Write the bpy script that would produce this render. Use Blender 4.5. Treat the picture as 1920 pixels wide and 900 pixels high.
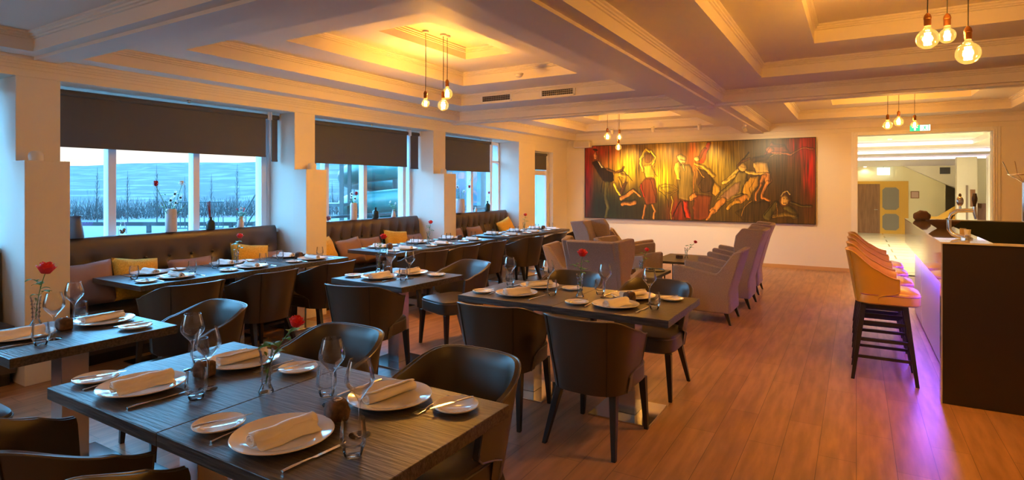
import bpy, bmesh, math, random
import numpy as np
from mathutils import Vector, Matrix, noise
for o in list(bpy.data.objects): bpy.data.objects.remove(o)
S = bpy.context.scene
C = S.collection
R = math.radians
PI = math.pi
random.seed(4)

# ------------------------------------------------------------------ camera, world, lights, exposure
cam = bpy.data.objects.new('camera', bpy.data.cameras.new('camera'))
C.objects.link(cam)
cam.location = (0, 0, 1.55)
cam.rotation_euler = (R(90), 0, R(31))
cam.data.sensor_width = 36
cam.data.lens = 1074.5 / 1920 * 36
cam.data.shift_y = -100 / 1920
cam.data.clip_start = 0.02
cam.data.clip_end = 2000
S.camera = cam
S.view_settings.view_transform = 'Standard'
S.view_settings.look = 'None'
S.view_settings.gamma = 1
S.view_settings.use_curve_mapping = False
S.view_settings.exposure = 0.56

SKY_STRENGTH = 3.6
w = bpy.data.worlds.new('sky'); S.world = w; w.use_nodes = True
nt = w.node_tree; nt.nodes.clear()
out = nt.nodes.new('ShaderNodeOutputWorld'); bg = nt.nodes.new('ShaderNodeBackground')
tc = nt.nodes.new('ShaderNodeTexCoord'); sx = nt.nodes.new('ShaderNodeSeparateXYZ')
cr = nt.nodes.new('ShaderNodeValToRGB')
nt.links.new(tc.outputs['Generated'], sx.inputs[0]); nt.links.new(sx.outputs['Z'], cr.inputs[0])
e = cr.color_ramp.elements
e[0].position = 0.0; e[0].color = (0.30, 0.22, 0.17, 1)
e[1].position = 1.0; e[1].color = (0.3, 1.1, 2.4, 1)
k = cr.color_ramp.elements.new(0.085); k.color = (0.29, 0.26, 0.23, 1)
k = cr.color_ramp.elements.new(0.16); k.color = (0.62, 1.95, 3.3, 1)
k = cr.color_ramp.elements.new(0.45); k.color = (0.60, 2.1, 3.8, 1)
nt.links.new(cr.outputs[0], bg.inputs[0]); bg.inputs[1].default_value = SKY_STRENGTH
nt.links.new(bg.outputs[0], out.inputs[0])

BULB_W = 54.0          # each pendant bulb
BULB_C = (1.0, 0.44, 0.05)
SPOT_W = 55.0
LOBBY_W = 90.0
LED_W = 68.0

# ------------------------------------------------------------------ materials
MATS = {}
def mat(name, col=(.8,.8,.8), rough=.5, metal=0, spec=.5, emit=None, es=0, bump=None, coat=0, sheen=0):
    m = bpy.data.materials.new(name); m.use_nodes = True
    b = m.node_tree.nodes['Principled BSDF']
    b.inputs['Base Color'].default_value = (*col, 1); b.inputs['Roughness'].default_value = rough
    b.inputs['Metallic'].default_value = metal; b.inputs['Specular IOR Level'].default_value = spec
    b.inputs['Coat Weight'].default_value = coat; b.inputs['Sheen Weight'].default_value = sheen
    if emit: b.inputs['Emission Color'].default_value = (*emit, 1); b.inputs['Emission Strength'].default_value = es
    if bump:
        n = m.node_tree; t = n.nodes.new('ShaderNodeTexNoise'); t.inputs['Scale'].default_value = bump[0]; t.inputs['Detail'].default_value = 4
        bp = n.nodes.new('ShaderNodeBump'); bp.inputs['Strength'].default_value = bump[1]; bp.inputs['Distance'].default_value = .004
        g = n.nodes.new('ShaderNodeTexCoord'); n.links.new(g.outputs['Object'], t.inputs[0])
        n.links.new(t.outputs[0], bp.inputs['Height']); n.links.new(bp.outputs[0], b.inputs['Normal'])
    MATS[name] = m; return m
def two_tone(name, c1, c2, scale, rough, stretch=(1,1,1), detail=5, lo=.35, hi=.65, bump=0, metal=0, tex='noise'):
    m = mat(name, c1, rough, metal); n = m.node_tree; b = n.nodes['Principled BSDF']
    g = n.nodes.new('ShaderNodeTexCoord'); mp = n.nodes.new('ShaderNodeMapping'); mp.inputs['Scale'].default_value = stretch
    n.links.new(g.outputs['Object'], mp.inputs[0])
    if tex == 'noise':
        t = n.nodes.new('ShaderNodeTexNoise'); t.inputs['Scale'].default_value = scale; t.inputs['Detail'].default_value = detail
    else:
        t = n.nodes.new('ShaderNodeTexWave'); t.inputs['Scale'].default_value = scale; t.inputs['Distortion'].default_value = 6
        t.inputs['Detail'].default_value = 3; t.inputs['Detail Scale'].default_value = 1.2; t.bands_direction = 'Y'
    n.links.new(mp.outputs[0], t.inputs[0])
    r = n.nodes.new('ShaderNodeValToRGB'); r.color_ramp.elements[0].position = lo; r.color_ramp.elements[1].position = hi
    r.color_ramp.elements[0].color = (*c1, 1); r.color_ramp.elements[1].color = (*c2, 1)
    n.links.new(t.outputs['Fac'], r.inputs[0]); n.links.new(r.outputs[0], b.inputs['Base Color'])
    if bump:
        bp = n.nodes.new('ShaderNodeBump'); bp.inputs['Strength'].default_value = bump; bp.inputs['Distance'].default_value = .003
        n.links.new(t.outputs['Fac'], bp.inputs['Height']); n.links.new(bp.outputs[0], b.inputs['Normal'])
    return m
def thin_glass(name, tint=(1,1,1), gloss=1.0, rough=0.0):
    m = bpy.data.materials.new(name); m.use_nodes = True; n = m.node_tree; n.nodes.clear()
    o = n.nodes.new('ShaderNodeOutputMaterial'); mx = n.nodes.new('ShaderNodeMixShader')
    t = n.nodes.new('ShaderNodeBsdfTransparent'); g = n.nodes.new('ShaderNodeBsdfGlossy'); f = n.nodes.new('ShaderNodeLayerWeight')
    t.inputs[0].default_value = (*tint, 1); g.inputs['Roughness'].default_value = rough
    f.inputs[0].default_value = .25
    mu = n.nodes.new('ShaderNodeMath'); mu.operation = 'MULTIPLY_ADD'; mu.inputs[1].default_value = .8 * gloss; mu.inputs[2].default_value = .035 * gloss
    n.links.new(f.outputs['Fresnel'], mu.inputs[0]); n.links.new(mu.outputs[0], mx.inputs[0])
    n.links.new(t.outputs[0], mx.inputs[1]); n.links.new(g.outputs[0], mx.inputs[2]); n.links.new(mx.outputs[0], o.inputs[0])
    MATS[name] = m; return m

plaster = mat('plaster', (.78, .72, .62), .6, spec=.25)
ceil_m = mat('ceiling_paint', (.76, .69, .61), .55, spec=.25)
white_paint = mat('white_gloss_paint', (.82, .80, .78), .35)
frame_m = mat('window_frame_white', (.75, .76, .80), .3)
pane_m = thin_glass('window_glass', (.93, .98, 1), .5)
glass_m = thin_glass('drinking_glass', (1, 1, 1), .75)
glass_thick = thin_glass('thick_glass', (.93, .96, .98), 1.4)
blind_m = mat('blind_fabric', (.085, .092, .112), .85)
leather = mat('dark_leather', (.060, .042, .026), .36, spec=.55, bump=(500, .06))
pipe_m = mat('leather_piping', (.10, .085, .07), .3)
leg_m = mat('dark_wood_leg', (.018, .012, .010), .35)
bench_m = mat('bench_leather', (.075, .052, .040), .38, bump=(400, .05))
button_m = mat('bench_button', (.05, .036, .028), .3)
steel = mat('brushed_steel', (.62, .62, .64), .22, metal=1)
base_m = mat('steel_base_plate', (.60, .58, .56), .10, metal=1)
chrome = mat('chrome', (.85, .85, .86), .06, metal=1)
china = mat('white_china', (.84, .80, .74), .12, coat=.4)
linen = mat('white_linen', (.88, .82, .74), .75, bump=(300, .1))
cutlery = mat('cutlery_steel', (.80, .78, .76), .14, metal=1)
stone_m = two_tone('rough_brown_stone', (.05, .028, .017), (.16, .085, .05), 30, .85, detail=8, bump=.8)
rose_m = mat('rose_petal', (.75, .010, .015), .5)
stem_m = mat('green_stem', (.06, .17, .03), .5)
leaf_m = mat('green_leaf', (.05, .24, .035), .45)
must = two_tone('mustard_knit', (.62, .34, .03), (.80, .48, .06), 90, .85, bump=.8)
mauve = mat('mauve_linen', (.32, .19, .16), .85, bump=(200, .2))
tan_m = mat('tan_linen', (.30, .17, .11), .85, bump=(200, .2))
taupe = two_tone('taupe_weave', (.24, .18, .155), (.36, .28, .24), 120, .85, stretch=(1, 1, 3), bump=.25)
yellow_l = mat('mustard_leather', (.60, .30, .025), .32, bump=(300, .04), coat=.25)
bar_dark = mat('bar_dark_panel', (.022, .013, .010), .30)
bar_gloss = mat('bar_gloss_front', (.62, .58, .56), .08, metal=.5)
bar_top_m = mat('bar_polished_top', (.55, .50, .40), .05, coat=1)
bar_panel = mat('bar_satin_panel', (.48, .48, .62), .22, metal=.35)
bar_green = mat('bar_inner_dark_green', (.020, .028, .020), .4)
jug_m = mat('grey_enamel', (.07, .08, .11), .3)
ceramic = mat('matte_ceramic', (.62, .58, .60), .55)
dk_glass = mat('dark_bottle_glass', (.02, .035, .03), .08)
cable_m = mat('black_cable', (.01, .008, .008), .6)
copper = mat('brown_brass_socket', (.16, .06, .02), .3, metal=.8)
fil_m = mat('glowing_filament', (1, .6, .2), .5, emit=(1.0, .70, .30), es=40)
bulb_glass = thin_glass('bulb_glass', (1, .95, .82), .6)
n = bulb_glass.node_tree; ad = n.nodes.new('ShaderNodeAddShader'); em = n.nodes.new('ShaderNodeEmission'); em.inputs[0].default_value = (1, .62, .12, 1); em.inputs[1].default_value = .22
n.links.new([q for q in n.nodes if q.type == 'MIX_SHADER'][0].outputs[0], ad.inputs[0]); n.links.new(em.outputs[0], ad.inputs[1]); n.links.new(ad.outputs[0], [q for q in n.nodes if q.type == 'OUTPUT_MATERIAL'][0].inputs[0])
oak_y = mat('yellow_oak', (.66, .36, .035), .4)
oak_b = two_tone('brown_oak', (.20, .085, .03), (.29, .13, .05), 3, .4, stretch=(6, 6, .6))
frost = mat('frosted_glass', (.22, .19, .15), .3)
petalw = mat('white_petal', (.85, .83, .78), .6)
pink_m = mat('pink_petal', (.60, .16, .22), .6)
straw = mat('woven_brown', (.12, .06, .035), .8, bump=(60, .5))
plastic_w = mat('white_plastic', (.75, .70, .62), .4)
grille = mat('dark_grille', (.03, .022, .015), .6)
green_sign = mat('exit_green', (0, .35, .14), .4, emit=(0, .75, .32), es=.8)
white_sign = mat('exit_white', (.9, .9, .9), .4, emit=(.8, 1, .95), es=1.0)
led_m = mat('cove_led', (1, 1, 1), .5, emit=(.75, .68, 1.0), es=2.2)
led_purple = mat('purple_led', (1, 1, 1), .5, emit=(.21, .08, 1.0), es=12)

# table wood: dark stained oak with visible grain
def wood_top(name, c1, c2):
    m = two_tone(name, c1, c2, 5.5, .36, stretch=(1.1, 16, 16), detail=10, lo=.36, hi=.64, bump=1.0)
    return m
wood_g = wood_top('dark_oak_veneer', (.030, .024, .020), (.095, .075, .060))

def floor_mat():
    m = mat('plank_floor', (.3, .2, .1), .36); n = m.node_tree; b = n.nodes['Principled BSDF']
    g = n.nodes.new('ShaderNodeTexCoord'); mp = n.nodes.new('ShaderNodeMapping'); mp.inputs['Rotation'].default_value = (0, 0, R(90))
    n.links.new(g.outputs['Object'], mp.inputs[0])
    br = n.nodes.new('ShaderNodeTexBrick'); br.inputs['Scale'].default_value = 1; br.inputs['Brick Width'].default_value = 1.25; br.inputs['Row Height'].default_value = .19
    br.inputs['Mortar Size'].default_value = .0018; br.inputs['Mortar Smooth'].default_value = .3; br.offset = .37
    br.inputs['Color1'].default_value = (.37, .19, .095, 1); br.inputs['Color2'].default_value = (.45, .245, .13, 1); br.inputs['Mortar'].default_value = (.13, .07, .04, 1)
    n.links.new(mp.outputs[0], br.inputs[0])
    mp2 = n.nodes.new('ShaderNodeMapping'); mp2.inputs['Scale'].default_value = (9, 1.0, 1); n.links.new(g.outputs['Object'], mp2.inputs[0])
    t = n.nodes.new('ShaderNodeTexNoise'); t.inputs['Scale'].default_value = 2.2; t.inputs['Detail'].default_value = 8; n.links.new(mp2.outputs[0], t.inputs[0])
    r = n.nodes.new('ShaderNodeValToRGB'); r.color_ramp.elements[0].position = .35; r.color_ramp.elements[0].color = (.72, .70, .68, 1); r.color_ramp.elements[1].position = .65; r.color_ramp.elements[1].color = (1.08, 1.05, 1.0, 1)
    n.links.new(t.outputs['Fac'], r.inputs[0])
    mx = n.nodes.new('ShaderNodeMix'); mx.data_type = 'RGBA'; mx.blend_type = 'MULTIPLY'; mx.inputs[0].default_value = 1
    n.links.new(br.outputs['Color'], mx.inputs[6]); n.links.new(r.outputs[0], mx.inputs[7]); n.links.new(mx.outputs[2], b.inputs['Base Color'])
    bp = n.nodes.new('ShaderNodeBump'); bp.inputs['Strength'].default_value = .25; bp.inputs['Distance'].default_value = .003
    n.links.new(t.outputs['Fac'], bp.inputs['Height']); n.links.new(bp.outputs[0], b.inputs['Normal'])
    return m
floor_m = floor_mat()
def tile_mat():
    m = mat('lobby_floor_tiles', (.8, .78, .66), .12); n = m.node_tree; b = n.nodes['Principled BSDF']
    g = n.nodes.new('ShaderNodeTexCoord'); br = n.nodes.new('ShaderNodeTexBrick'); br.inputs['Scale'].default_value = 1
    br.inputs['Brick Width'].default_value = 1.8; br.inputs['Row Height'].default_value = .9; br.inputs['Mortar Size'].default_value = .02
    br.inputs['Color1'].default_value = (.80, .76, .62, 1); br.inputs['Color2'].default_value = (.74, .70, .56, 1); br.inputs['Mortar'].default_value = (.35, .28, .2, 1)
    n.links.new(g.outputs['Object'], br.inputs[0]); n.links.new(br.outputs[0], b.inputs['Base Color']); return m
tile_m = tile_mat()

# ------------------------------------------------------------------ mesh helpers
def box(bm, x0, x1, y0, y1, z0, z1, mtx=None):
    if x0 > x1: x0, x1 = x1, x0
    if y0 > y1: y0, y1 = y1, y0
    if z0 > z1: z0, z1 = z1, z0
    v = [bm.verts.new((x, y, z)) for z in (z0, z1) for y in (y0, y1) for x in (x0, x1)]
    if mtx is not None:
        for q in v: q.co = mtx @ q.co
    for f in ((0,2,3,1),(4,5,7,6),(0,1,5,4),(2,6,7,3),(0,4,6,2),(1,3,7,5)): bm.faces.new([v[i] for i in f])
    return v
def taper(bm, p0, p1, a0, b0, a1, b1):
    """a square-section bar from p0 to p1, size (a0,b0) at p0 and (a1,b1) at p1"""
    v = []
    for p, a, b in ((p0, a0, b0), (p1, a1, b1)):
        for sx_, sy_ in ((-1,-1),(1,-1),(1,1),(-1,1)): v.append(bm.verts.new((p[0]+sx_*a/2, p[1]+sy_*b/2, p[2])))
    if p0[2] > p1[2]: v = v[4:] + v[:4]
    bm.faces.new(v[3::-1]); bm.faces.new(v[4:])
    for i in range(4): j = (i+1) % 4; bm.faces.new((v[i], v[j], v[4+j], v[4+i]))
def prism(bm, poly, lo, hi, axis='x', mtx=None):
    """poly: 2D points; extruded along axis between lo and hi"""
    def P(p, h):
        if axis == 'x': q = (h, p[0], p[1])
        elif axis == 'y': q = (p[0], h, p[1])
        else: q = (p[0], p[1], h)
        q = Vector(q); return mtx @ q if mtx is not None else q
    a = [bm.verts.new(P(p, lo)) for p in poly]; b = [bm.verts.new(P(p, hi)) for p in poly]
    bm.faces.new(a[::-1]); bm.faces.new(b)
    n = len(poly)
    for i in range(n): j = (i+1) % n; bm.faces.new((a[i], a[j], b[j], b[i]))
def lathe(bm, prof, n=24, c=(0,0,0), close=False):
    rings = []
    for r, z in prof:
        if r < 1e-6: rings.append([bm.verts.new((c[0], c[1], c[2]+z))])
        else: rings.append([bm.verts.new((c[0]+r*math.cos(2*PI*i/n), c[1]+r*math.sin(2*PI*i/n), c[2]+z)) for i in range(n)])
    for a, b in zip(rings, rings[1:]):
        if len(a) == 1 and len(b) == 1: continue
        for i in range(n):
            j = (i+1) % n
            if len(a) == 1: bm.faces.new((a[0], b[j], b[i]))
            elif len(b) == 1: bm.faces.new((a[i], a[j], b[0]))
            else: bm.faces.new((a[i], a[j], b[j], b[i]))
def tube(bm, pts, r, n=8, caps=True, flat=1.0):
    pts = [Vector(p) for p in pts]; rings = []; up = Vector((0,0,1))
    m = len(pts)
    for i, p in enumerate(pts):
        t = (pts[min(i+1, m-1)] - pts[max(i-1, 0)]).normalized()
        u = up if abs(t.dot(up)) < .95 else Vector((1,0,0))
        a = t.cross(u).normalized(); b = t.cross(a).normalized()
        rr = r[i] if isinstance(r, (list, tuple)) else r
        rings.append([bm.verts.new(p + a*rr*math.cos(2*PI*k/n) + b*rr*flat*math.sin(2*PI*k/n)) for k in range(n)])
    for a, b in zip(rings, rings[1:]):
        for k in range(n): j = (k+1) % n; bm.faces.new((a[k], a[j], b[j], b[k]))
    if caps: bm.faces.new(rings[0][::-1]); bm.faces.new(rings[-1])
def grid_surf(bm, rows, close_u=False):
    vs = [[bm.verts.new(p) for p in r] for r in rows]
    for a, b in zip(vs, vs[1:]):
        n = len(a)
        for i in range(n if close_u else n-1):
            j = (i+1) % n; bm.faces.new((a[i], a[j], b[j], b[i]))
    return vs
def obj(name, bm, m, parent=None, smooth=False, bevel=0, sub=0, angle=35):
    bmesh.ops.recalc_face_normals(bm, faces=bm.faces)
    me = bpy.data.meshes.new(name); 
    if smooth:
        for f in bm.faces: f.smooth = True
        for e_ in bm.edges:
            if len(e_.link_faces) == 2 and e_.calc_face_angle(0) > R(angle): e_.smooth = False
    bm.to_mesh(me); bm.free()
    if m is not None: me.materials.append(m)
    o = bpy.data.objects.new(name, me); C.objects.link(o)
    if parent: o.parent = parent
    if bevel:
        b = o.modifiers.new('bevel', 'BEVEL'); b.width = bevel; b.segments = 2; b.limit_method = 'ANGLE'; b.angle_limit = R(40)
    if sub:
        s = o.modifiers.new('sub', 'SUBSURF'); s.levels = sub; s.render_levels = sub
    return o
def NB(): return bmesh.new()
def tag(o, label=None, cat=None, group=None, kind=None):
    if label: o['label'] = label
    if cat: o['category'] = cat
    if group: o['group'] = group
    if kind: o['kind'] = kind
    return o
def thing(name, label, cat, loc=(0,0,0), rz=0, group=None):
    o = bpy.data.objects.new(name, None); C.objects.link(o); o.empty_display_size = .1
    o.location = loc; o.rotation_euler = (0, 0, rz); return tag(o, label, cat, group)
def children(o, _c={}): return [c for c in KIDS.get(o.name, [])]
KIDS = {}
def scan():
    KIDS.clear()
    for o in bpy.data.objects:
        if o.parent: KIDS.setdefault(o.parent.name, []).append(o)
def copy_tree(o, parent=None):
    c = o.copy(); C.objects.link(c)
    if parent: c.parent = parent
    for ch in KIDS.get(o.name, []): copy_tree(ch, c)
    return c
class Proto:
    """first call hands out the original, later calls hand out copies"""
    def __init__(s, fn): s.fn = fn; s.o = None
    def __call__(s, loc, rz=0, label=None, cat=None, group=None, tilt=None):
        if s.o is None: s.o = s.fn(); scan(); c = s.o
        else: c = copy_tree(s.o)
        c.location = loc; c.rotation_euler = (tilt or 0, 0, rz)
        tag(c, label, cat, group); return c
def struct(name, bm, m, parent=None, **k):
    o = obj(name, bm, m, parent, **k)
    if parent is None: o['kind'] = 'structure'
    return o

# ------------------------------------------------------------------ room shell
XW, XG, YB, ZC = -5.75, -6.25, 12.03, 2.60     # window wall face, glazing plane, back wall, ceiling underside
XR, YF = 5.2, -3.6
bm = NB(); box(bm, -6.5, XR, YF, YB+.15, -.2, 0); struct('floor', bm, floor_m)

# stepped coffers in the ceiling
def coffer_profile(ins):
    z = [2.60, 2.745, 2.90, 3.07, 3.20]; P = [(0, z[0])]
    for i in range(4):
        a = ins[i]
        P += [(a, z[i]), (a, z[i+1]-.052), (a+.012, z[i+1]-.050), (a+.012, z[i+1]-.036), (a+.024, z[i+1]-.034), (a+.024, z[i+1]-.020), (a+.038, z[i+1]-.014), (a+.038, z[i+1])]
    return P[1:]
COFFERS = []
XA0, XA1, XB0, XB1 = -5.48, -1.89, -1.42, 2.55
ROWS = [(-3.4, 1.90), (2.23, 7.48), (7.78, 11.93)]
INS_A = (0, .46, .96, 1.48); INS_B = (0, .53, 1.08, 1.62)
bm = NB()
for ri, (y0, y1) in enumerate(ROWS):
    for (x0, x1, ins) in ((XA0, XA1, INS_A), (XB0, XB1, INS_B)):
        P = coffer_profile(ins); rings = []
        for a, z in P: rings.append([bm.verts.new(p) for p in ((x0+a, y0+a*(1.28 if y1-y0 > 5 else 1), z), (x1-a, y0+a*(1.28 if y1-y0 > 5 else 1), z), (x1-a, y1-a*(1.28 if y1-y0 > 5 else 1), z), (x0+a, y1-a*(1.28 if y1-y0 > 5 else 1), z))])
        for r0, r1 in zip(rings, rings[1:]):
            for i in range(4): j = (i+1) % 4; bm.faces.new((r0[i], r0[j], r1[j], r1[i]))
        bm.faces.new(rings[-1])
# flat grid of beams around the coffers
def rect(bm, x0, x1, y0, y1, z): bm.faces.new([bm.verts.new(p) for p in ((x0,y0,z),(x0,y1,z),(x1,y1,z),(x1,y0,z))])
ys = [YF, ROWS[0][0], ROWS[0][1], ROWS[1][0], ROWS[1][1], ROWS[2][0], ROWS[2][1], YB+.1]
for i in (0, 2, 4, 6): rect(bm, -6.5, XR, ys[i], ys[i+1], ZC)
for (a, b) in ((-6.5, XA0), (XA1, XB0), (XB1, XR)):
    for i in (1, 3, 5): rect(bm, a, b, ys[i], ys[i+1], ZC)
bmesh.ops.remove_doubles(bm, verts=bm.verts, dist=.0005)
struct('ceiling', bm, ceil_m)
# lid above keeps daylight out of the ceiling void
bm = NB(); box(bm, -6.6, XR+.1, YF-.1, YB+.3, 3.25, 3.35)
for (a, b, c_, d) in ((-6.6, -6.5, YF-.1, YB+.3), (XR, XR+.1, YF-.1, YB+.3), (-6.6, XR, YF-.1, YF), (-6.6, XR, YB+.1, YB+.3)): box(bm, a, b, c_, d, 2.601, 3.25)
struct('ceiling_roof', bm, plaster)
# beam undersides: a shallow raised band, plus cornice mouldings
bm = NB(); xm = (XA1+XB0)/2
box(bm, xm-.12, xm+.12, YF, YB, ZC-.025, ZC+.001)
struct('trim_1', bm, ceil_m)
n_ = 2
for yc in ((ROWS[0][1]+ROWS[1][0])/2, (ROWS[1][1]+ROWS[2][0])/2):
    for (a, b) in ((-5.7, xm-.125), (xm+.125, XR)):
        bm = NB(); box(bm, a, b, yc-.085, yc+.085, ZC-.025, ZC+.001); struct('trim_%d' % n_, bm, ceil_m); n_ += 1
bm = NB()
for a, b, dx in ((2.575, 2.60, .055), (2.55, 2.575, .038), (2.53, 2.55, .025), (2.50, 2.53, .012)): box(bm, XW, XW+dx, YF, YB, a, b)
struct('trim_%d' % n_, bm, plaster); n_ += 1
bm = NB()
for a, b, dx in ((2.575, 2.60, .055), (2.55, 2.575, .038), (2.53, 2.55, .025)): box(bm, XW+.06, XR, YB-dx, YB, a, b)
struct('trim_%d' % n_, bm, plaster); n_ += 1

# window wall: header, pillars, low fins, sill wall
ZS = 2.44
bm = NB()
box(bm, -6.5, XW, YF, YB+.2, ZS, ZC+.02)
PIL = [(-1.10, -.78), (1.88, 2.18), (4.53, 4.83), (7.15, 7.46), (9.84, 10.50)]
for a, b in PIL: box(bm, -6.5, XW, a, b, 0, ZS)
box(bm, -6.5, XW, 11.33, YB+.2, 0, ZS); box(bm, -6.5, XW, YF, -3.0, 0, ZS)
box(bm, -6.5, XG+.12, YF, 10.0, 0, 1.0)     # wall below the sill
box(bm, -6.5, XW, 10.5, 11.33, 2.30, ZS)
struct('wall_left', bm, plaster, bevel=.004)
for i, (a, b) in enumerate(PIL[1:4]):
    bm = NB(); box(bm, XW, -5.52, a-.02, b-.02, 0, 1.755); struct('wall_left_stub_%d' % (i+1), bm, plaster, bevel=.004)
bm = NB(); box(bm, XG+.03, XG+.20, YF, 9.84, 1.0, 1.045); struct('trim_%d' % n_, bm, white_paint, bevel=.006); n_ += 1

# glazing
BAYS = [(-.78, 1.88, [-.1, .75, 1.55]), (2.18, 4.53, [2.775, 3.605, 4.44]), (4.83, 7.15, [5.41, 6.125, 6.98]), (7.46, 9.84, [8.05, 8.86, 9.52]), (10.50, 11.33, [11.24])]
for i, (a, b, ms) in enumerate(BAYS):
    z0 = 1.0 if i < 4 else .12
    XG = -6.25 if i < 4 else -5.90; ZS = 2.44 if i < 4 else 2.30
    fr = thing('window_%d' % (i+1), None, None, (0,0,0)); fr['kind'] = 'structure'
    bm = NB()
    box(bm, XG-.04, XG+.04, a, b, z0, z0+.06); box(bm, XG-.04, XG+.04, a, b, ZS-.06, ZS)
    for y in ms: box(bm, XG-.05, XG+.05, y-.036, y+.036, z0, ZS)
    for y in (a+.02, b-.02): box(bm, XG-.04, XG+.04, y-.02, y+.02, z0, ZS)
    if i == 3: box(bm, XG-.04, XG+.04, 9.52, b, 2.02, 2.07)
    if i == 4: box(bm, XG-.04, XG+.04, a, b, 1.80, 1.90)
    obj('window_frame', bm, frame_m, fr, bevel=.006)
    for p, q in zip([a]+ms, ms+[b]):
        bm = NB(); box(bm, XG-.008, XG+.008, p, q, z0+.03, ZS-.03); obj('window_pane', bm, pane_m, fr)
XG, ZS = -6.25, 2.44
# roller blinds
def blind(y0, y1, z1, label, x=-6.03, zt=2.44):
    t = thing('roller_blind', label, 'roller blind', (x, (y0+y1)/2, z1), 0, 'grey roller blinds in the window bays')
    h = (y1-y0)/2
    bm = NB(); box(bm, -.002, .002, -h+.02, h-.02, 0, zt-.08-z1); obj('blind_cloth', bm, blind_m, t)
    bm = NB(); tube(bm, [(0, -h+.01, zt-.055-z1), (0, h-.01, zt-.055-z1)], .028, 12); obj('roller_tube', bm, blind_m, t, smooth=True)
    bm = NB(); box(bm, -.006, .006, -h+.02, h-.02, -.018, .004); obj('bottom_bar', bm, blind_m, t)
    bm = NB()
    for s in (-1, 1): box(bm, -.03, .03, s*h-.006, s*h+.006, zt-.09-z1, zt-z1)
    bm.free()
    for s in (-1, 1):
        bm = NB(); box(bm, -.03, .03, s*h-.006, s*h+.006, 2.35-z1, ZS-z1); obj('bracket', bm, frame_m, t)
    if y1-y0 > 1:
        bm = NB(); tube(bm, [(.03, h+.012, 2.38-z1), (.03, h+.014, .05), (.035, h+.02, -.02), (.04, h+.012, .05), (.04, h+.010, 2.38-z1)], .003, 5); obj('pull_chain', bm, frame_m, t)
blind(2.20, 4.36, 1.92, 'long grey roller blind in the nearest window bay, beside the grey jug')
blind(4.40, 4.52, 1.87, 'sliver of grey roller blind at the right end of the nearest window bay')
blind(4.85, 6.86, 1.875, 'grey roller blind half lowered over the second window bay')
blind(6.91, 7.13, 1.85, 'narrow grey roller blind at the right end of the second window bay')
blind(7.48, 9.23, 1.845, 'grey roller blind over the third window bay, above the big branch vase')
blind(10.53, 11.18, 1.93, 'small brown roller blind over the narrow window near the back wall', -5.83, 2.30)
blind(-.70, 1.80, 1.92, 'grey roller blind in the bay left of the first pillar')

# back wall with doorway
DX0, DX1, DZ = .02, 1.90, 2.46
bm = NB()
box(bm, -6.5, DX0, YB, YB+.2, 0, ZC+.02); box(bm, DX1, XR+.1, YB, YB+.2, -.4, ZC+.02); box(bm, DX0, DX1, YB, YB+.2, DZ, ZC+.02)
box(bm, DX0, DX1, YB, YB+.2, -.4, 0)
struct('wall_back', bm, plaster)
bm = NB()
for wd, t_ in ((.10, .018), (.06, .034), (.025, .048)):
    box(bm, DX0-wd, DX0+.0, YB-t_, YB-.001, .001, DZ+wd); box(bm, DX1, DX1+wd, YB-t_, YB-.001, .001, DZ+wd); box(bm, DX0, DX1, YB-t_, YB-.001, DZ, DZ+wd)
struct('trim_%d' % n_, bm, white_paint, bevel=.004); n_ += 1
bm = NB(); box(bm, XW, DX0-.1, YB-.015, YB, 0, .07); struct('baseboard_back', bm, mat('pine_baseboard', (.55, .32, .14), .45))
bm = NB(); box(bm, XR, XR+.1, YF, YB+.1, 0, ZC); struct('wall_right', bm, plaster)
bm = NB(); box(bm, -6.5, XR, YF-.1, YF, 0, ZC); struct('wall_front', bm, plaster)

# lobby beyond the doorway (two steps down)
LX0, LX1, LY1, LZ = -4.0, 9.5, 30.0, -.34
bm = NB(); box(bm, LX0, LX1, YB+.2, LY1, LZ-.1, LZ); struct('floor_lobby', bm, tile_m)
bm = NB(); box(bm, DX0, DX1, YB+.2, YB+.5, LZ, -.17); struct('floor_lobby_step', bm, tile_m)
bm = NB(); box(bm, LX0-.1, LX0, YB+.2, LY1, LZ, 3.3); struct('wall_lobby_left', bm, plaster)
bm = NB(); box(bm, LX1, LX1+.1, YB+.2, LY1, LZ, 3.3); struct('wall_lobby_right', bm, plaster)
cream = mat('cream_wall', (.84, .76, .52), .6)
bm = NB(); box(bm, LX0, LX1, LY1-.1, LY1, LZ, 3.3); struct('wall_lobby_back', bm, cream)
def add_coffer(bm, x0, x1, y0, y1, ins, zz):
    rings = []
    for i in range(len(ins)):
        for z in (zz[i], zz[i+1]):
            a = ins[i]; rings.append([bm.verts.new(p) for p in ((x0+a*.5, y0+a, z), (x1-a, y0+a, z), (x1-a, y1-a, z), (x0+a*.5, y1-a, z))])
    for r0, r1 in zip(rings, rings[1:]):
        for i in range(4): j = (i+1) % 4; bm.faces.new((r0[i], r0[j], r1[j], r1[i]))
    bm.faces.new(rings[-1])
cx0, cx1, cy0, cy1 = -3.5, 7.7, 12.9, 27.2
bm = NB()
add_coffer(bm, cx0, cx1, cy0, cy1, (0, 2.4, 4.6), (2.6, 2.74, 2.88, 3.04))
rect(bm, LX0, LX1, YB+.1, cy0, 2.6); rect(bm, LX0, LX1, cy1, LY1, 2.6); rect(bm, LX0, cx0, cy0, cy1, 2.6); rect(bm, cx1, LX1, cy0, cy1, 2.6)
struct('ceiling_lobby', bm, ceil_m)
bm = NB(); box(bm, LX0-.1, LX1+.1, YB+.3, LY1, 3.3, 3.4); struct('ceiling_lobby_roof', bm, plaster)
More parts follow.
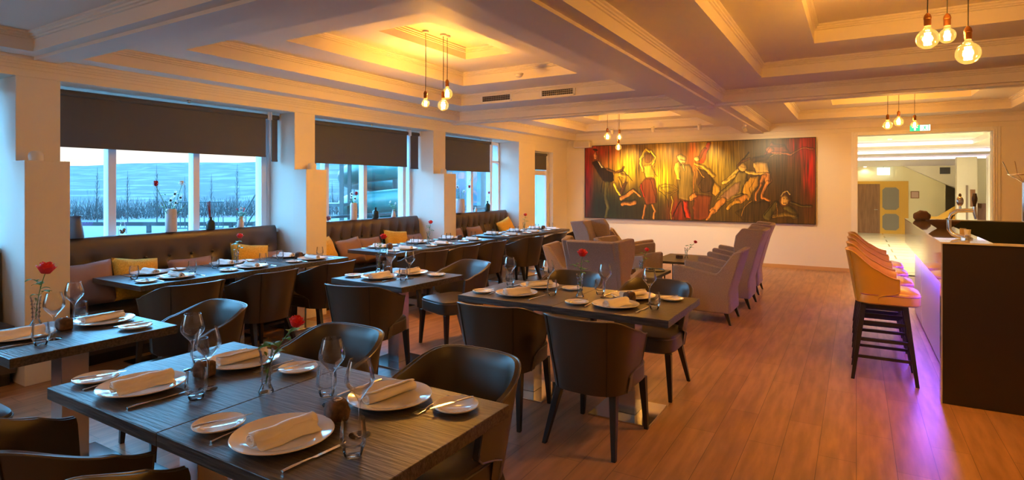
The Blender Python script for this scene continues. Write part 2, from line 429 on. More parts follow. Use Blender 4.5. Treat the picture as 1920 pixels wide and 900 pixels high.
for i, (a, z0, z1) in enumerate(((0, 2.615, 2.69), (2.4, 2.755, 2.83), (4.6, 2.895, 2.98))):
    bm = NB(); box(bm, cx0+a*.5+.02, cx1-a-.02, cy1-a-.02, cy1-a-.002, z0, z1)
    tag(obj('cove_light', bm, led_m), 'long lilac-white cove light strip on the lobby ceiling, ' + ('lowest of three', 'middle of three', 'highest of three')[i], 'cove light', 'lilac cove lights in the lobby')

# ------------------------------------------------------------------ table and tableware builders
def table(x0, x1, y0, y1, label, group=None, rz=0, base=True, name='dining_table', m=None, post=.13):
    cx, cy = (x0+x1)/2, (y0+y1)/2; hx, hy = (x1-x0)/2-.001, (y1-y0)/2-.001
    t = thing(name, label, 'table', (cx, cy, 0), rz, group)
    bm = NB(); box(bm, -hx, hx, -hy, hy, .704, .75); obj('tabletop', bm, m or wood_g, t, bevel=.003)
    bm = NB(); box(bm, -post/2, post/2, -post/2, post/2, .012, .69); obj('pedestal', bm, steel, t, bevel=.003)
    bm = NB(); box(bm, -.21, .21, -.21, .21, 0, .012); obj('base_plate', bm, base_m, t, bevel=.002)
    bm = NB(); box(bm, -.16, .16, -.16, .16, .69, .704); obj('mounting_plate', bm, leg_m, t)
    return t

def mk_plate(r, h):
    def f():
        bm = NB()
        lathe(bm, [(0, .004), (r*.55, .004), (r*.56, 0), (r*.60, 0), (r*.64, .006), (r*.98, h-.003), (r, h), (r*.985, h+.0025), (r*.70, .011), (r*.66, .0075), (0, .007)], 48)
        return obj('plate', bm, china, smooth=True, angle=60)
    return f
dinner = Proto(mk_plate(.157, .020)); dinner_name = 'dinner_plate'
side_p = Proto(mk_plate(.083, .014))
def mk_napkin():
    bm = NB(); L = .215; n = 40; rows = []
    sec = []
    for i in range(n+1):                      # spiral section of a rolled napkin
        a = 2*PI*2.3*i/n; r = .0075 + .0175*i/n
        sec.append((r*math.cos(a)*1.12, .0225 + r*math.sin(a)*.84))
    sec += [(sec[-1][0]+.028, .0035), (sec[-1][0]+.052, .0025)] if False else []
    for q in range(9):
        y = -L/2 + L*q/8; wv = 1 + .04*math.sin(q*1.7)
        rows.append([(x*wv*(1+.05*q/8) + .004*math.sin(q*.8), y, z*wv) for x, z in sec])
    vs = grid_surf(bm, rows)
    o = obj('napkin', bm, linen, smooth=True, angle=80)
    s = o.modifiers.new('s', 'SOLIDIFY'); s.thickness = .0022; s.offset = 0
    # loose flap lying on the plate
    bm = NB(); rows = []
    for q in range(7):
        y = -L/2 + .006 + (L-.012)*q/6
        rows.append([(.020, y, .0335), (.028, y, .022), (.034, y, .010), (.045, y, .0050+.002*math.sin(q)), (.060+.006*math.sin(q*1.3), y, .0042+.001*math.sin(q*2))])
    grid_surf(bm, rows)
    f = obj('napkin_flap', bm, linen, o, smooth=True, angle=80)
    s = f.modifiers.new('s', 'SOLIDIFY'); s.thickness = .002; s.offset = 1
    return o
napkin = Proto(mk_napkin)
def mk_knife(L):
    def f():
        bm = NB()
        tube(bm, [(0, -L/2, .004), (0, -L*.35, .005), (0, -L*.12, .0042), (0, -L*.06, .0036)], [.0055, .006, .0042, .003], 8, flat=.65)
        pl = [(-.0028, -L*.07), (.0035, -L*.07), (.010, -L*.03), (.0102, L*.34), (.006, L*.46), (-.001, L/2), (-.003, L*.45)]
        prism(bm, pl, .0028, .0044, 'z')
        return obj('table_knife', bm, cutlery, smooth=True, angle=40)
    return f
knife = Proto(mk_knife(.225)); bknife = Proto(mk_knife(.185))
def mk_fork():
    bm = NB(); L = .20
    tube(bm, [(0, -L/2, .003), (0, -L*.3, .005), (0, L*.1, .006), (0, L*.22, .003)], [.005, .004, .0025, .003], 8, flat=.5)
    prism(bm, [(-.003, L*.20), (.003, L*.20), (.0115, L*.27), (.012, L*.33), (-.012, L*.33), (-.0115, L*.27)], .0022, .0042, 'z')
    for i in range(4):
        x = -.0105 + i*.007
        box(bm, x-.0014, x+.0014, L*.325, L*.5, .0022, .0042)
    return obj('fork', bm, cutlery, smooth=True, angle=40)
fork = Proto(mk_fork)
def mk_tumbler():
    t = bpy.data.objects.new('water_tumbler', None); C.objects.link(t); t.empty_display_size = .05
    bm = NB(); lathe(bm, [(0, .001), (.024, .001), (.026, .004), (.030, .018), (.0385, .040), (.0395, .048), (.037, .080), (.0335, .112), (.0325, .112), (.036, .080), (.0383, .050), (.036, .040), (.020, .030), (0, .026)], 32)
    obj('bowl', bm, glass_m, t, smooth=True, angle=60)
    bm = NB(); lathe(bm, [(0, 0), (.0235, 0), (.0255, .004), (.029, .0165), (.026, .020), (0, .017)], 32); obj('thick_base', bm, glass_thick, t, smooth=True)
    return t
tumbler = Proto(mk_tumbler)
def mk_wine():
    t = bpy.data.objects.new('wine_glass', None); C.objects.link(t); t.empty_display_size = .05
    bm = NB(); lathe(bm, [(.004, .112), (.008, .118), (.020, .134), (.040, .158), (.0475, .172), (.0480, .178), (.045, .200), (.0375, .228), (.0335, .243), (.0325, .243), (.0365, .228), (.044, .200), (.0468, .177), (.039, .161), (.018, .137), (0, .126)], 36)
    obj('bowl', bm, glass_m, t, smooth=True, angle=70)
    bm = NB(); lathe(bm, [(.0048, .008), (.0036, .03), (.0034, .08), (.0042, .105), (.0075, .116)], 12); obj('stem', bm, glass_thick, t, smooth=True)
    bm = NB(); lathe(bm, [(0, 0), (.034, 0), (.0345, .0015), (.020, .004), (.006, .007), (.0048, .009), (0, .009)], 32); obj('foot', bm, glass_thick, t, smooth=True)
    return t
wine = Proto(mk_wine)
def mk_stone(seed, dims):
    def f():
        bm = NB(); bmesh.ops.create_icosphere(bm, subdivisions=3, radius=1)
        for v in bm.verts:
            q = v.co.copy(); q = Vector([math.copysign(abs(c)**.55, c) for c in q])
            q *= 1 + .16*noise.noise(q*1.6 + Vector((seed, 0, 0))) + .07*noise.noise(q*5 + Vector((seed, 3, 0)))
            v.co = Vector((q.x*dims[0], q.y*dims[1], q.z*dims[2]))
        z0 = min(v.co.z for v in bm.verts)
        for v in bm.verts: v.co.z = max(v.co.z, z0 + .006) - z0 - .006
        o = obj('candle_stone', bm, stone_m, smooth=True, angle=50)
        zt = max(v.co.z for v in o.data.vertices)
        b2 = NB(); lathe(b2, [(0, zt-.004), (.017, zt-.004), (.017, zt+.004), (.015, zt+.004), (.014, zt+.001), (0, zt+.001)], 16); obj('candle_cup', b2, base_m, o, smooth=True)
        return o
    return f
stone = Proto(mk_stone(2.0, (.038, .034, .036)))
def rose_head(bm, c, s=1.0, tilt=(0, 0)):
    rot = Matrix.Rotation(tilt[0], 3, 'X') @ Matrix.Rotation(tilt[1], 3, 'Y')
    for ring, (n, r0, r1, h, op) in enumerate(((3, .004, .009, .042, 0), (4, .008, .015, .043, .1), (5, .011, .020, .040, .3), (6, .013, .026, .033, .8))):
        for k in range(n):
            a0 = 2*PI*k/n + ring*.7
            rows = []
            for j in range(5):
                t = j/4; row = []
                for i in range(5):
                    a = a0 + (i/4-.5)*2*PI/n*1.35*math.sin(PI*(.25+.75*t)*.8)
                    rr = r0 + (r1-r0)*(math.sin(t*PI*.5)) + op*.006*t*t*(1 if i in (1,2,3) else .4)
                    z = -.006 + h*t - .004*abs(i/4-.5)*2*t - op*.006*t**3
                    p = rot @ Vector((rr*math.cos(a), rr*math.sin(a), z)) * s
                    row.append(tuple(Vector(c) + p))
                rows.append(row)
            grid_surf(bm, rows)
def leaf(bm, c, d, L=.04, W=.017, up=.3):
    d = Vector(d).normalized(); side = d.cross(Vector((0,0,1))).normalized(); rows = []
    for j in range(6):
        t = j/5; wd = W*math.sin(PI*min(1, t*.92+.06))**.8 * (1-.25*t)
        p = Vector(c) + d*L*t + Vector((0,0,up*L*math.sin(t*PI)*.35 - .25*L*t*t))
        rows.append([tuple(p - side*wd + Vector((0,0,.003))), tuple(p), tuple(p + side*wd + Vector((0,0,.003)))])
    grid_surf(bm, rows)
def mk_vase():
    bm = NB(); lathe(bm, [(0, 0), (.028, 0), (.030, .005), (.024, .018), (.0175, .034), (.0185, .09), (.022, .140), (.028, .168), (.0265, .168), (.020, .139), (.0165, .09), (.0155, .042), (0, .036)], 20)
    o = obj('bud_vase', bm, glass_m, smooth=True, angle=50)
    bm = NB(); lathe(bm, [(0, .001), (.0275, .001), (.0285, .005), (.022, .018), (.0158, .033), (0, .034)], 20); obj('vase_foot', bm, glass_thick, o, smooth=True)
    bm = NB()
    for k in range(10):
        a = 2*PI*k/10
        for z in (.050, .074, .098, .122, .142):
            r = .0182 + (z-.045)*.042; c = Vector((r*math.cos(a+z*20), r*math.sin(a+z*20), z))
            bmesh.ops.create_icosphere(bm, subdivisions=1, radius=.0042, matrix=Matrix.Translation(c))
    obj('cut_pattern', bm, glass_thick, o, smooth=True)
    return o
vase_p = Proto(mk_vase)
def rose(x, y, z, top, seat, lean=(0, 0), s=1.0, leaves=3, rzs=0):
    """a red rose: stem from inside the vase to the head at offset lean, height top"""
    dx, dy = lean; r = thing('red_rose', 'single red rose in glass vase, ' + seat, 'flower', (x, y, z), 0, 'red roses in bud vases')
    bm = NB(); P = []
    for i in range(9):
        t = i/8; P.append((dx*t**1.8, dy*t**1.8, .035 + (top-.035)*t))
    tube(bm, P, .0024, 6)
    for q_ in range(5): leaf(bm, (.003*math.cos(q_*2), .003*math.sin(q_*2), .05+.022*q_), (math.cos(q_*2.4), math.sin(q_*2.4), 1.6), .026, .007)
    obj('stem', bm, stem_m, r, smooth=True)
    bm = NB(); rose_head(bm, (P[-1][0], P[-1][1], P[-1][2]), s, (-dy*3, dx*3)); o = obj('bloom', bm, rose_m, r, smooth=True, angle=80)
    so = o.modifiers.new('s', 'SOLIDIFY'); so.thickness = .0008
    rnd = random.Random(int(x*1000+y*77))
    for k in range(leaves):
        t = .55 + .28*k/max(1, leaves-1); q = P[int(t*8)]
        a = k*2.3 + rnd.random() + rzs
        bm = NB(); b = (q[0]+.03*math.cos(a), q[1]+.03*math.sin(a), q[2]+.022)
        tube(bm, [q, b], .001, 5); leaf(bm, b, (math.cos(a), math.sin(a), .25), .055, .022); leaf(bm, b, (math.cos(a+1.2), math.sin(a+1.2), .2), .045, .018); leaf(bm, q, (math.cos(a-1.6), math.sin(a-1.6), .3), .048, .018)
        obj('leaf', bm, leaf_m, r, smooth=True)
    return r
TZ = .7503
def place(x, y, rz, seat, tum=(.27, .05), win=None, bread=(-.262, -.05), nap=.12, kn=True, bk=.35, rev=False, fk=True):
    """one cover: plate at (x, y), the guest facing local +y"""
    c, s = math.cos(rz), math.sin(rz)
    W = lambda dx, dy: (x + dx*c - dy*s, y + dx*s + dy*c)
    p = dinner((x, y, TZ), rz, 'large white plate at ' + seat, 'plate', 'dinner plates laid for guests'); p.name = 'dinner_plate'
    napkin((x, y, TZ+.0075), rz + nap - .04, 'rolled white napkin at ' + seat, 'napkin', 'rolled napkins on the plates')
    if bread:
        q = side_p((*W(*bread), TZ), rz, 'small bread plate, ' + seat, 'plate', 'small bread plates'); q.name = 'bread_plate'
        kx, ky = W(bread[0]+.01, bread[1]+.01)
        k_ = bknife((kx, ky, TZ+.0165), rz - bk, 'butter knife on bread plate, ' + seat, 'knife', 'butter knives on bread plates'); k_.name = 'butter_knife'
        if fk: fork((*W(-.172, -.035), TZ), rz + .03, 'steel fork by big plate, ' + seat, 'fork', 'steel forks beside the plates')
    if kn: knife((*W(.190, -.03), TZ), rz - .05, 'steel table knife by plate, ' + seat, 'knife', 'steel table knives')
    if tum: tumbler((*W(*tum), TZ), 0, 'stemless tumbler, ' + seat, 'glass', 'water tumblers on the tables')
    if win: wine((*W(*win), TZ), 0, 'stemmed wine glass, ' + seat, 'glass', 'stemmed wine glasses')
def vase_rose(x, y, tname, top=.235, lean=(0, 0), z=TZ, s=1.0, leaves=3, rzs=0):
    vase_p((x, y, z), 0, 'cut-glass bud vase of red rose, ' + tname, 'vase', 'glass bud vases')
    rose(x, y, z, top, tname, lean, s, leaves, rzs)
# --- tables
table(-2.76, -1.95, 1.0, 1.80, 'dark wood table at the bottom of the picture, left half of the joined pair')
table(-1.95, -1.09, 1.0, 1.80, 'dark wood table at bottom of picture, right half of pair, bold grain')
table(-4.10, -3.36, 1.075, 1.845, 'dark wood table cut by the left picture edge, beside the first pillar')
table(-3.92, -3.07, 3.46, 4.25, 'dark wood table for two between the bench tables and the four-seat table', rz=R(-2.5))
table(-2.53, -1.745, 3.43, 4.23, 'dark wood table right of centre, left half of the joined pair')
table(-1.745, -.96, 3.41, 4.21, 'dark wood table right of centre, right half near the armchairs', post=.15)
ORD = ('nearest', 'middle', 'farthest'); BN = ('first', 'second', 'third')
RT = []
for b, (x0, x1, y0, dy) in enumerate(((-5.74, -4.93, 2.41, .735), (-5.55, -4.72, 5.17, .735), (-5.42, -4.66, 7.68, .735))):
    for i in range(3):
        table(x0, x1, y0+i*dy, y0+(i+1)*dy, 'dark table along the %s tufted bench, %s of its three' % (BN[b], ORD[i]), 'tables set along the window benches', post=.10)
        RT.append((b, i, (x0+x1)/2, x0, x1, y0+(i+.5)*dy))
# --- covers, foreground
FT = 'foreground table'
place(-1.56, 1.185, 0, 'near right seat of ' + FT, tum=None, nap=-.1)
place(-2.43, 1.195, 0, 'near left seat of ' + FT, tum=None, nap=-.05)
place(-2.385, 1.60, PI, 'far left seat of ' + FT, tum=None, bread=(-.30, -.06), nap=-.12)
place(-1.50, 1.61, PI, 'far right seat of ' + FT, tum=None, bread=(-.26, -.06), nap=-.15)
for (x, y, q) in ((-1.281, 1.216, 'nearest to the lens'), (-1.738, 1.515, 'behind the pair of wine glasses'), (-2.132, 1.238, 'left of the rose, in front'), (-2.555, 1.50, 'left of the rose, at the back')):
    tumbler((x, y, TZ), 0, 'stemless water tumbler on the foreground table, ' + q, 'glass', 'water tumblers on the tables')
for (x, y, q) in ((-1.372, 1.33, 'right front of the right cluster'), (-1.65, 1.463, 'back of the right cluster'), (-2.20, 1.325, 'front of the left cluster by the stone'), (-2.49, 1.43, 'back of the left cluster behind the stone')):
    wine((x, y, TZ), 0, 'stemmed wine glass on the foreground table, ' + q, 'glass', 'stemmed wine glasses')
stone((-2.35, 1.40, TZ), .3, 'lumpy brown candle stone behind the left tumbler on the foreground table', 'candle holder', 'brown candle stones')
stone((-1.525, 1.375, TZ), 1.2, 'rough bark-brown candle stone under the right wine glasses on the foreground table', 'candle holder', 'brown candle stones')
vase_rose(-1.966, 1.417, 'the foreground table', .262, (.095, .060), leaves=3, rzs=2.2, s=1.0)
# left edge table
place(-3.80, 1.255, 0, 'near seat of left edge table', tum=(.27, .0), win=(.19, .085), nap=0, bread=None)
place(-3.80, 1.655, PI, 'far seat of left edge table', tum=(.17, .05), win=(.11, .105), bread=(-.30, -.03))
vase_rose(-4.06, 1.42, 'the left edge table', .305, (.02, .04), leaves=3, s=1.6)
stone((-3.79, 1.455, TZ), .1, 'square brown candle stone on the left edge table behind the wine glass', 'candle holder', 'brown candle stones')
# mid two-seat table
place(-3.58, 3.70, R(-2.5), 'near seat of table for two', tum=(.27, .02), win=(.25, .12), nap=0)
place(-3.50, 4.03, PI-R(2.5), 'far seat of table for two', tum=(.22, .10), win=(.09, .17))
vase_rose(-3.82, 3.94, 'the table for two', .32, (.04, .02), leaves=3, s=1.15)
stone((-3.66, 3.90, TZ), 2, 'small brown candle stone on the table for two', 'candle holder', 'brown candle stones')
# four-seat table right of centre
F4 = 'four-seat table'
place(-2.16, 3.66, 0, 'near left seat of ' + F4, tum=(.24, .11), win=(.16, .20), nap=-.45)
place(-1.38, 3.645, 0, 'near right seat of ' + F4, tum=(.25, .04), win=(.17, .19), nap=-.3)
place(-2.16, 4.02, PI, 'far left seat of ' + F4, tum=(.25, .04), win=(.185, .15), nap=-.6)
place(-1.38, 4.00, PI, 'far right seat of ' + F4, tum=(.25, .02), win=(.17, .12), nap=-.5)
vase_rose(-1.72, 3.82, 'the four-seat table', .30, (.01, .02), leaves=3, rzs=1, s=1.3)
stone((-1.35, 3.835, TZ), 1, 'dark brown candle stone on the four-seat table beside the napkin', 'candle holder', 'brown candle stones')
# window rows
for b, i, cx, x0, x1, cy in RT:
    tn = '%s table at %s bench' % (ORD[i], BN[b])
    place(x0+.19, cy+.02, -PI/2, 'bench side, ' + tn, tum=(.22, .17), bread=(-.25, -.03), nap=.05)
    place(x1-.20, cy+.02, PI/2, 'aisle side, ' + tn, tum=(.22, .13), bread=(-.26, -.03), nap=-.05)
    if i == 1: vase_rose(cx+.02, cy-.02, tn, .29, (.01, .03), s=1.15)
    if i == 0 and b == 1: stone((cx-.02, cy-.02, TZ), 1, 'small brown candle stone on ' + tn, 'candle holder', 'brown candle stones')
    if i == 2: stone((cx+.0, cy+.01, TZ), .4, 'small brown candle stone on ' + tn, 'candle holder', 'brown candle stones')

# ------------------------------------------------------------------ tub chairs
def shell_path(v, n=36, W=(.235, .290), D=(.235, .335), yf=(-.06, .06), notch=True):
    """plan outline of the wrap-around back at height fraction v; returns points from right arm front round the back to left"""
    w_ = W[0] + (W[1]-W[0])*v; d = D[0] + (D[1]-D[0])*v; yc = -.04
    s = min(1, max(0, (v-.28)/.20)); s = s*s*(3-2*s); f = yf[0] + (yf[1]-yf[0])*s
    P = []
    for i in range(7): P.append((w_ - .012*(1-i/6)*0, f + (yc-f)*i/6))
    for i in range(1, n):
        a = PI*i/n; ca, sa = math.cos(a), math.sin(a)
        P.append((w_*math.copysign(abs(ca)**.72, ca), yc - (d+yc)*abs(sa)**.80))
    for i in range(7): P.append((-w_, yc + (f-yc)*i/6))
    return P
def tub_shell(z0, zb, za, W, D, yf, th=.032, rows=14, n=36):
    bm = NB(); outer = []; inner = []
    m = len(shell_path(1, n))
    def ztop(k):
        t = abs(k/(m-1)*2-1); t = max(0, (t-.30)/.70); return zb - (zb-za)*(t*t*(3-2*t))
    for j in range(rows+1):
        v = j/rows; P = shell_path(v, n, W, D, yf); ro = []; ri = []
        for k, (x, y) in enumerate(P):
            z = z0 + v*(ztop(k)-z0); a = P[max(0, k-1)]; b = P[min(m-1, k+1)]
            tx, ty = b[0]-a[0], b[1]-a[1]; L = math.hypot(tx, ty) or 1
            nx, ny = ty/L, -tx/L                       # towards the inside
            tt = th * (1 if 0 < v < 1 else .72)
            if x*nx + (y+.05)*ny > 0: nx, ny = -nx, -ny
            ro.append((x, y, z - (.006 if v == 1 else 0))); ri.append((x+nx*tt, y+ny*tt, z - (.003 if v == 1 else 0)))
        outer.append(ro); inner.append(ri)
    ov = grid_surf(bm, outer); iv = grid_surf(bm, inner)
    for k in range(m-1):
        bm.faces.new((ov[-1][k], ov[-1][k+1], iv[-1][k+1], iv[-1][k])); bm.faces.new((ov[0][k], ov[0][k+1], iv[0][k+1], iv[0][k]))
    for j in range(rows):
        bm.faces.new((ov[j][0], ov[j+1][0], iv[j+1][0], iv[j][0])); bm.faces.new((ov[j][-1], ov[j+1][-1], iv[j+1][-1], iv[j][-1]))
    rim = [tuple(Vector(o_)*.6 + Vector(i_)*.4 + Vector((0,0,.004))) for o_, i_ in zip(outer[-1], inner[-1])]
    rimo = [tuple(Vector(o_)*1.0 + Vector((0,0,.001))) for o_ in outer[-1]]
    fr = [outer[j][0] for j in range(rows+1)]; fl = [outer[j][-1] for j in range(rows+1)]
    seams = [[(outer[j][k][0]*1.006, outer[j][k][1]*1.006 - .0008, outer[j][k][2]) for j in range(rows+1)] for k in (int(m*.36), int(m*.64))]
    return bm, rimo, fr, fl, seams
def seat_bm(hw, y0, y1, z0, z1, crown=.02):
    bm = NB(); rows = []
    N = 10
    def ring(s, z): 
        P = []
        for i in range(32):
            a = 2*PI*i/32; ca, sa = math.cos(a), math.sin(a)
            P.append((hw*s*math.copysign(abs(ca)**.42, ca), (y0+y1)/2 + (y1-y0)/2*s*math.copysign(abs(sa)**.42, sa), z))
        return P
    R_ = [ring(.93, z0), ring(1, z0+.012), ring(1.0, z1-.03), ring(.975, z1-.008), ring(.90, z1), ring(.6, z1+crown*.8), ring(.2, z1+crown)]
    vs = grid_surf(bm, R_, True); bm.faces.new(vs[0][::-1]); bm.faces.new(vs[-1])
    return bm, ring(1.0, z1-.026)
def mk_chair():
    t = bpy.data.objects.new('tub_chair', None); C.objects.link(t)
    bm, rim, fr, fl, seams = tub_shell(.335, .79, .665, (.235, .292), (.255, .350), (-.10, .075))
    obj('backrest', bm, leather, t, smooth=True, angle=50)
    bm = NB(); tube(bm, rim, .0045, 6)
    for q in (fr, fl): tube(bm, q, .004, 6)
    obj('piping', bm, pipe_m, t, smooth=True)
    for s_ in seams:
        bm = NB(); tube(bm, s_, .0028, 5); obj('back_seam', bm, leg_m, t, smooth=True)
    bm, pr = seat_bm(.238, -.20, .275, .335, .465); obj('seat', bm, leather, t, smooth=True, angle=50)
    bm = NB(); tube(bm, pr + pr[:1], .004, 6, caps=False); obj('seat_piping', bm, pipe_m, t, smooth=True)
    for sx_ in (-1, 1):
        bm = NB(); taper(bm, (sx_*.205, .235, .34), (sx_*.225, .25, 0), .045, .045, .026, .026); obj('leg', bm, leg_m, t, bevel=.003)
        bm = NB(); taper(bm, (sx_*.175, -.16, .34), (sx_*.225, -.275, 0), .045, .05, .026, .028); obj('leg', bm, leg_m, t, bevel=.003)
    return t
chair = Proto(mk_chair)
CH = [(-2.30, .95, 0, 'dark leather tub chair tucked into the near left of the foreground table'),
      (-1.54, .95, 0, 'dark leather tub chair at the bottom edge, near right of the foreground table'),
      (-2.33, 1.93, 180, 'dark leather tub chair behind the foreground table, left, next to the rose'),
      (-1.50, 1.90, 178, 'big dark leather tub chair behind the right corner of the foreground table'),
      (-3.70, .88, 0, 'dark leather tub chair at the near side of the left edge table'),
      (-3.56, 1.98, 174, 'dark leather tub chair at the far side of the left edge table'),
      (-3.44, 3.44, 12, 'dark leather tub chair from behind, near side of the table for two'),
      (-3.42, 4.58, 162, 'dark leather tub chair at the far side of the table for two'),
      (-2.08, 3.38, 6, 'dark leather tub chair from behind, near left of the four-seat table'),
      (-1.385, 3.345, -2, 'dark leather tub chair with four visible legs, near right of four-seat table'),
      (-2.14, 4.44, 180, 'dark leather tub chair, far left of four-seat table, before big wing chair'),
      (-1.37, 4.37, 180, 'dark leather tub chair at the far right of the four-seat table, next to the armchairs')]
for x, y, a, l in CH: chair((x, y, 0), R(a), l, 'chair', 'dark leather tub chairs')
for b, cx, ysr in ((0, -4.78, (2.64, 3.36, 4.08)), (1, -4.60, (5.45, 6.13, 6.80)), (2, -4.50, (7.75, 8.60, 9.40))):
    for i, y in enumerate(ysr):
        chair((cx, y, 0), R(90 + (-6, 2, 4)[i]), 'dark leather tub chair on the aisle side of the %s bench tables, %s of three' % (BN[b], ORD[i]), 'chair', 'dark leather tub chairs')

# ------------------------------------------------------------------ bar stools
def mk_stool():
    t = bpy.data.objects.new('bar_stool', None); C.objects.link(t)
    bm, rim, fr, fl, seams = tub_shell(.615, 1.035, .83, (.205, .235), (.20, .27), (-.04, .10), th=.03, rows=12)
    obj('backrest', bm, yellow_l, t, smooth=True, angle=50)
    bm = NB(); tube(bm, rim, .004, 6)
    for q in (fr, fl): tube(bm, q, .0035, 6)
    for s_ in seams: tube(bm, s_, .002, 5)
    obj('piping', bm, yellow_l, t, smooth=True)
    bm, pr = seat_bm(.212, -.18, .245, .61, .715); obj('seat', bm, yellow_l, t, smooth=True, angle=50)
    bm = NB(); tube(bm, pr + pr[:1], .0035, 6, caps=False); obj('seat_piping', bm, mat('magenta_piping', (.30, .05, .10), .4), t, smooth=True)
    for sx_ in (-1, 1):
        for sy_ in (-1, 1):
            bm = NB(); taper(bm, (sx_*.15, sy_*.14, .60), (sx_*.205, sy_*.215, 0), .040, .040, .026, .026); obj('leg', bm, leg_m, t, bevel=.002)
    bm = NB(); box(bm, -.17, .17, -.16, .16, .575, .612); obj('seat_frame', bm, leg_m, t, bevel=.003)
    for z in (.46, .32, .185):
        k_ = 1-z/.60; xo = .15 + .055*k_; yo = .14 + .075*k_
        for s_ in (-1, 1):
            bm = NB(); box(bm, s_*xo-.009, s_*xo+.009, -yo, yo, z-.011, z+.011); obj('footrest_rung', bm, leg_m, t)
    bm = NB(); box(bm, -.19, .19, .18, .20, .23, .255); obj('footrest_rung', bm, leg_m, t)
    return t
stool = Proto(mk_stool)
for i, y in enumerate((5.60, 6.24, 6.88, 7.52)):
    stool((.19, y, 0), R(-90), 'mustard leather bar stool at the bar, ' + ('nearest of the row', 'second from the near end', 'third from the near end', 'farthest of the row')[i], 'bar stool', 'mustard bar stools in a row')

# ------------------------------------------------------------------ lounge armchairs
def mk_arm(wing):
    def f():
        t = bpy.data.objects.new('wing_armchair' if wing else 'low_armchair', None); C.objects.link(t)
        H = 1.0 if wing else .84; hw = .30; th = .075
        lean = .20 if wing else .15
        bm = NB()
        prism(bm, [(-.22, .13), (-.32, .13), (-.31, .35), (-.30-lean*.6, H*.78), (-.30-lean, H-.01), (-.28-lean, H), (-.235-lean, H), (-.20-lean*.8, H*.80), (-.17, .42)], -hw+th*.5, hw-th*.5, 'x')
        obj('backrest', bm, taupe, t, bevel=.012, smooth=True)
        for s_ in (-1, 1):
            if wing:
                pl = [(-.315, .13), (.30, .13), (.315, .30), (.32, .625), (.30, .645), (.16, .625), (-.09, .575), (-.13, .62), (-.135, .80), (-.16, .93), (-.235, 1.02), (-.26, 1.025), (-.295-lean, H+.005), (-.30-lean*.6, H*.78), (-.305, .35)]
            else:
                pl = [(-.315, .13), (.30, .13), (.315, .30), (.32, .625), (.30, .645), (.16, .625), (-.16, .565), (-.20, .60), (-.235-lean*.8, H*.97), (-.295-lean, H-.003), (-.30-lean*.6, H*.78), (-.305, .35)]
            bm = NB(); a_ = hw-th if s_ > 0 else -hw; prism(bm, pl, a_, a_+th, 'x')
            for v in bm.verts:      # wings and arms flare outwards with height
                if v.co.z > .5: v.co.x += s_*(v.co.z-.5)*(.16 if wing and v.co.y > -.30 and v.co.z > .7 else .04)
            obj('side_panel', bm, taupe, t, bevel=.014, smooth=True)
        bm = NB(); box(bm, -hw+th, hw-th, -.19, .285, .13, .30); obj('seat_base', bm, taupe, t, bevel=.01)
        bm, pr = seat_bm(hw-th-.003, -.17, .305, .30, .43, .015); obj('seat_cushion', bm, taupe, t, smooth=True)
        for s_ in (-1, 1):
            bm = NB(); taper(bm, (s_*.255, .25, .13), (s_*.26, .265, 0), .045, .045, .022, .022); obj('leg', bm, leg_m, t)
            bm = NB(); taper(bm, (s_*.255, -.27, .13), (s_*.265, -.315, 0), .045, .045, .022, .022); obj('leg', bm, leg_m, t)
        return t
    return f
wingc = Proto(mk_arm(True)); lowc = Proto(mk_arm(False))
G5 = 'taupe lounge armchairs'
lowc((-1.52, 7.0, 0), R(90), 'low taupe armchair seen from the side, nearest on the right of the coffee tables', 'armchair', G5)
wingc((-1.47, 8.03, 0), R(90), 'tall taupe wing armchair right of the coffee tables, just behind the low armchair', 'armchair', G5)
wingc((-1.52, 9.1, 0), R(92), 'tall taupe wing armchair farthest on the right, closest to the painting', 'armchair', G5)
wingc((-2.30, 5.86, 0), R(-2), 'tall taupe wing armchair seen from behind in front of the near coffee table', 'armchair', G5)
lowc((-2.90, 6.55, 0), R(-80), 'low taupe armchair left of the wing armchair that shows its back', 'armchair', G5)
wingc((-3.32, 8.42, 0), R(-96), 'taupe wing armchair facing right, against the end of the window tables', 'armchair', G5)
lowc((-2.66, 7.66, 0), R(-98), 'low taupe armchair between the two coffee tables, left side', 'armchair', G5)
lowc((-3.20, 9.35, 0), R(-70), 'low taupe armchair farthest left, below the left part of the painting', 'armchair', G5)

# coffee tables
def coffee(x0, x1, y0, y1, z, label, block):
    t = thing('coffee_table', label, 'coffee table', ((x0+x1)/2, (y0+y1)/2, 0)); hx, hy = (x1-x0)/2, (y1-y0)/2
    bm = NB(); box(bm, -hx, hx, -hy, hy, z-.035, z); obj('tabletop', bm, wood_g, t, bevel=.003)
    if block:
        bm = NB(); box(bm, -hx+.18, hx-.18, -hy+.16, hy-.16, z-.11, z-.035); obj('apron', bm, leg_m, t)
    for s_ in (-1, 1):
        bm = NB(); tube(bm, [(s_*(hx-.06), -hy+.08, z-.035), (s_*(hx-.06), -hy+.08, .012), (s_*(hx-.06), hy-.08, .012), (s_*(hx-.06), hy-.08, z-.035)], .009, 8); obj('leg_frame', bm, leg_m, t)
coffee(-2.45, -2.0, 6.50, 7.22, .50, 'dark wood coffee table nearest, in front of the wing armchair, under a tray', True)
coffee(-2.63, -2.03, 8.42, 9.45, .45, 'dark wood coffee table farthest, below the painting, on thin metal legs', False)
bm = NB(); lathe(bm, [(0, 0), (.13, 0), (.135, .004), (.135, .014), (.128, .014), (.126, .006), (0, .006)], 32)
o = tag(obj('round_tray', bm, bar_dark, smooth=True), 'flat round dark tray on the nearest coffee table', 'tray'); o.location = (-2.17, 7.06, .5)
bm = NB(); lathe(bm, [(0, .008), (.03, .006), (.036, .016), (.030, .028), (.01, .034), (0, .034)], 24)
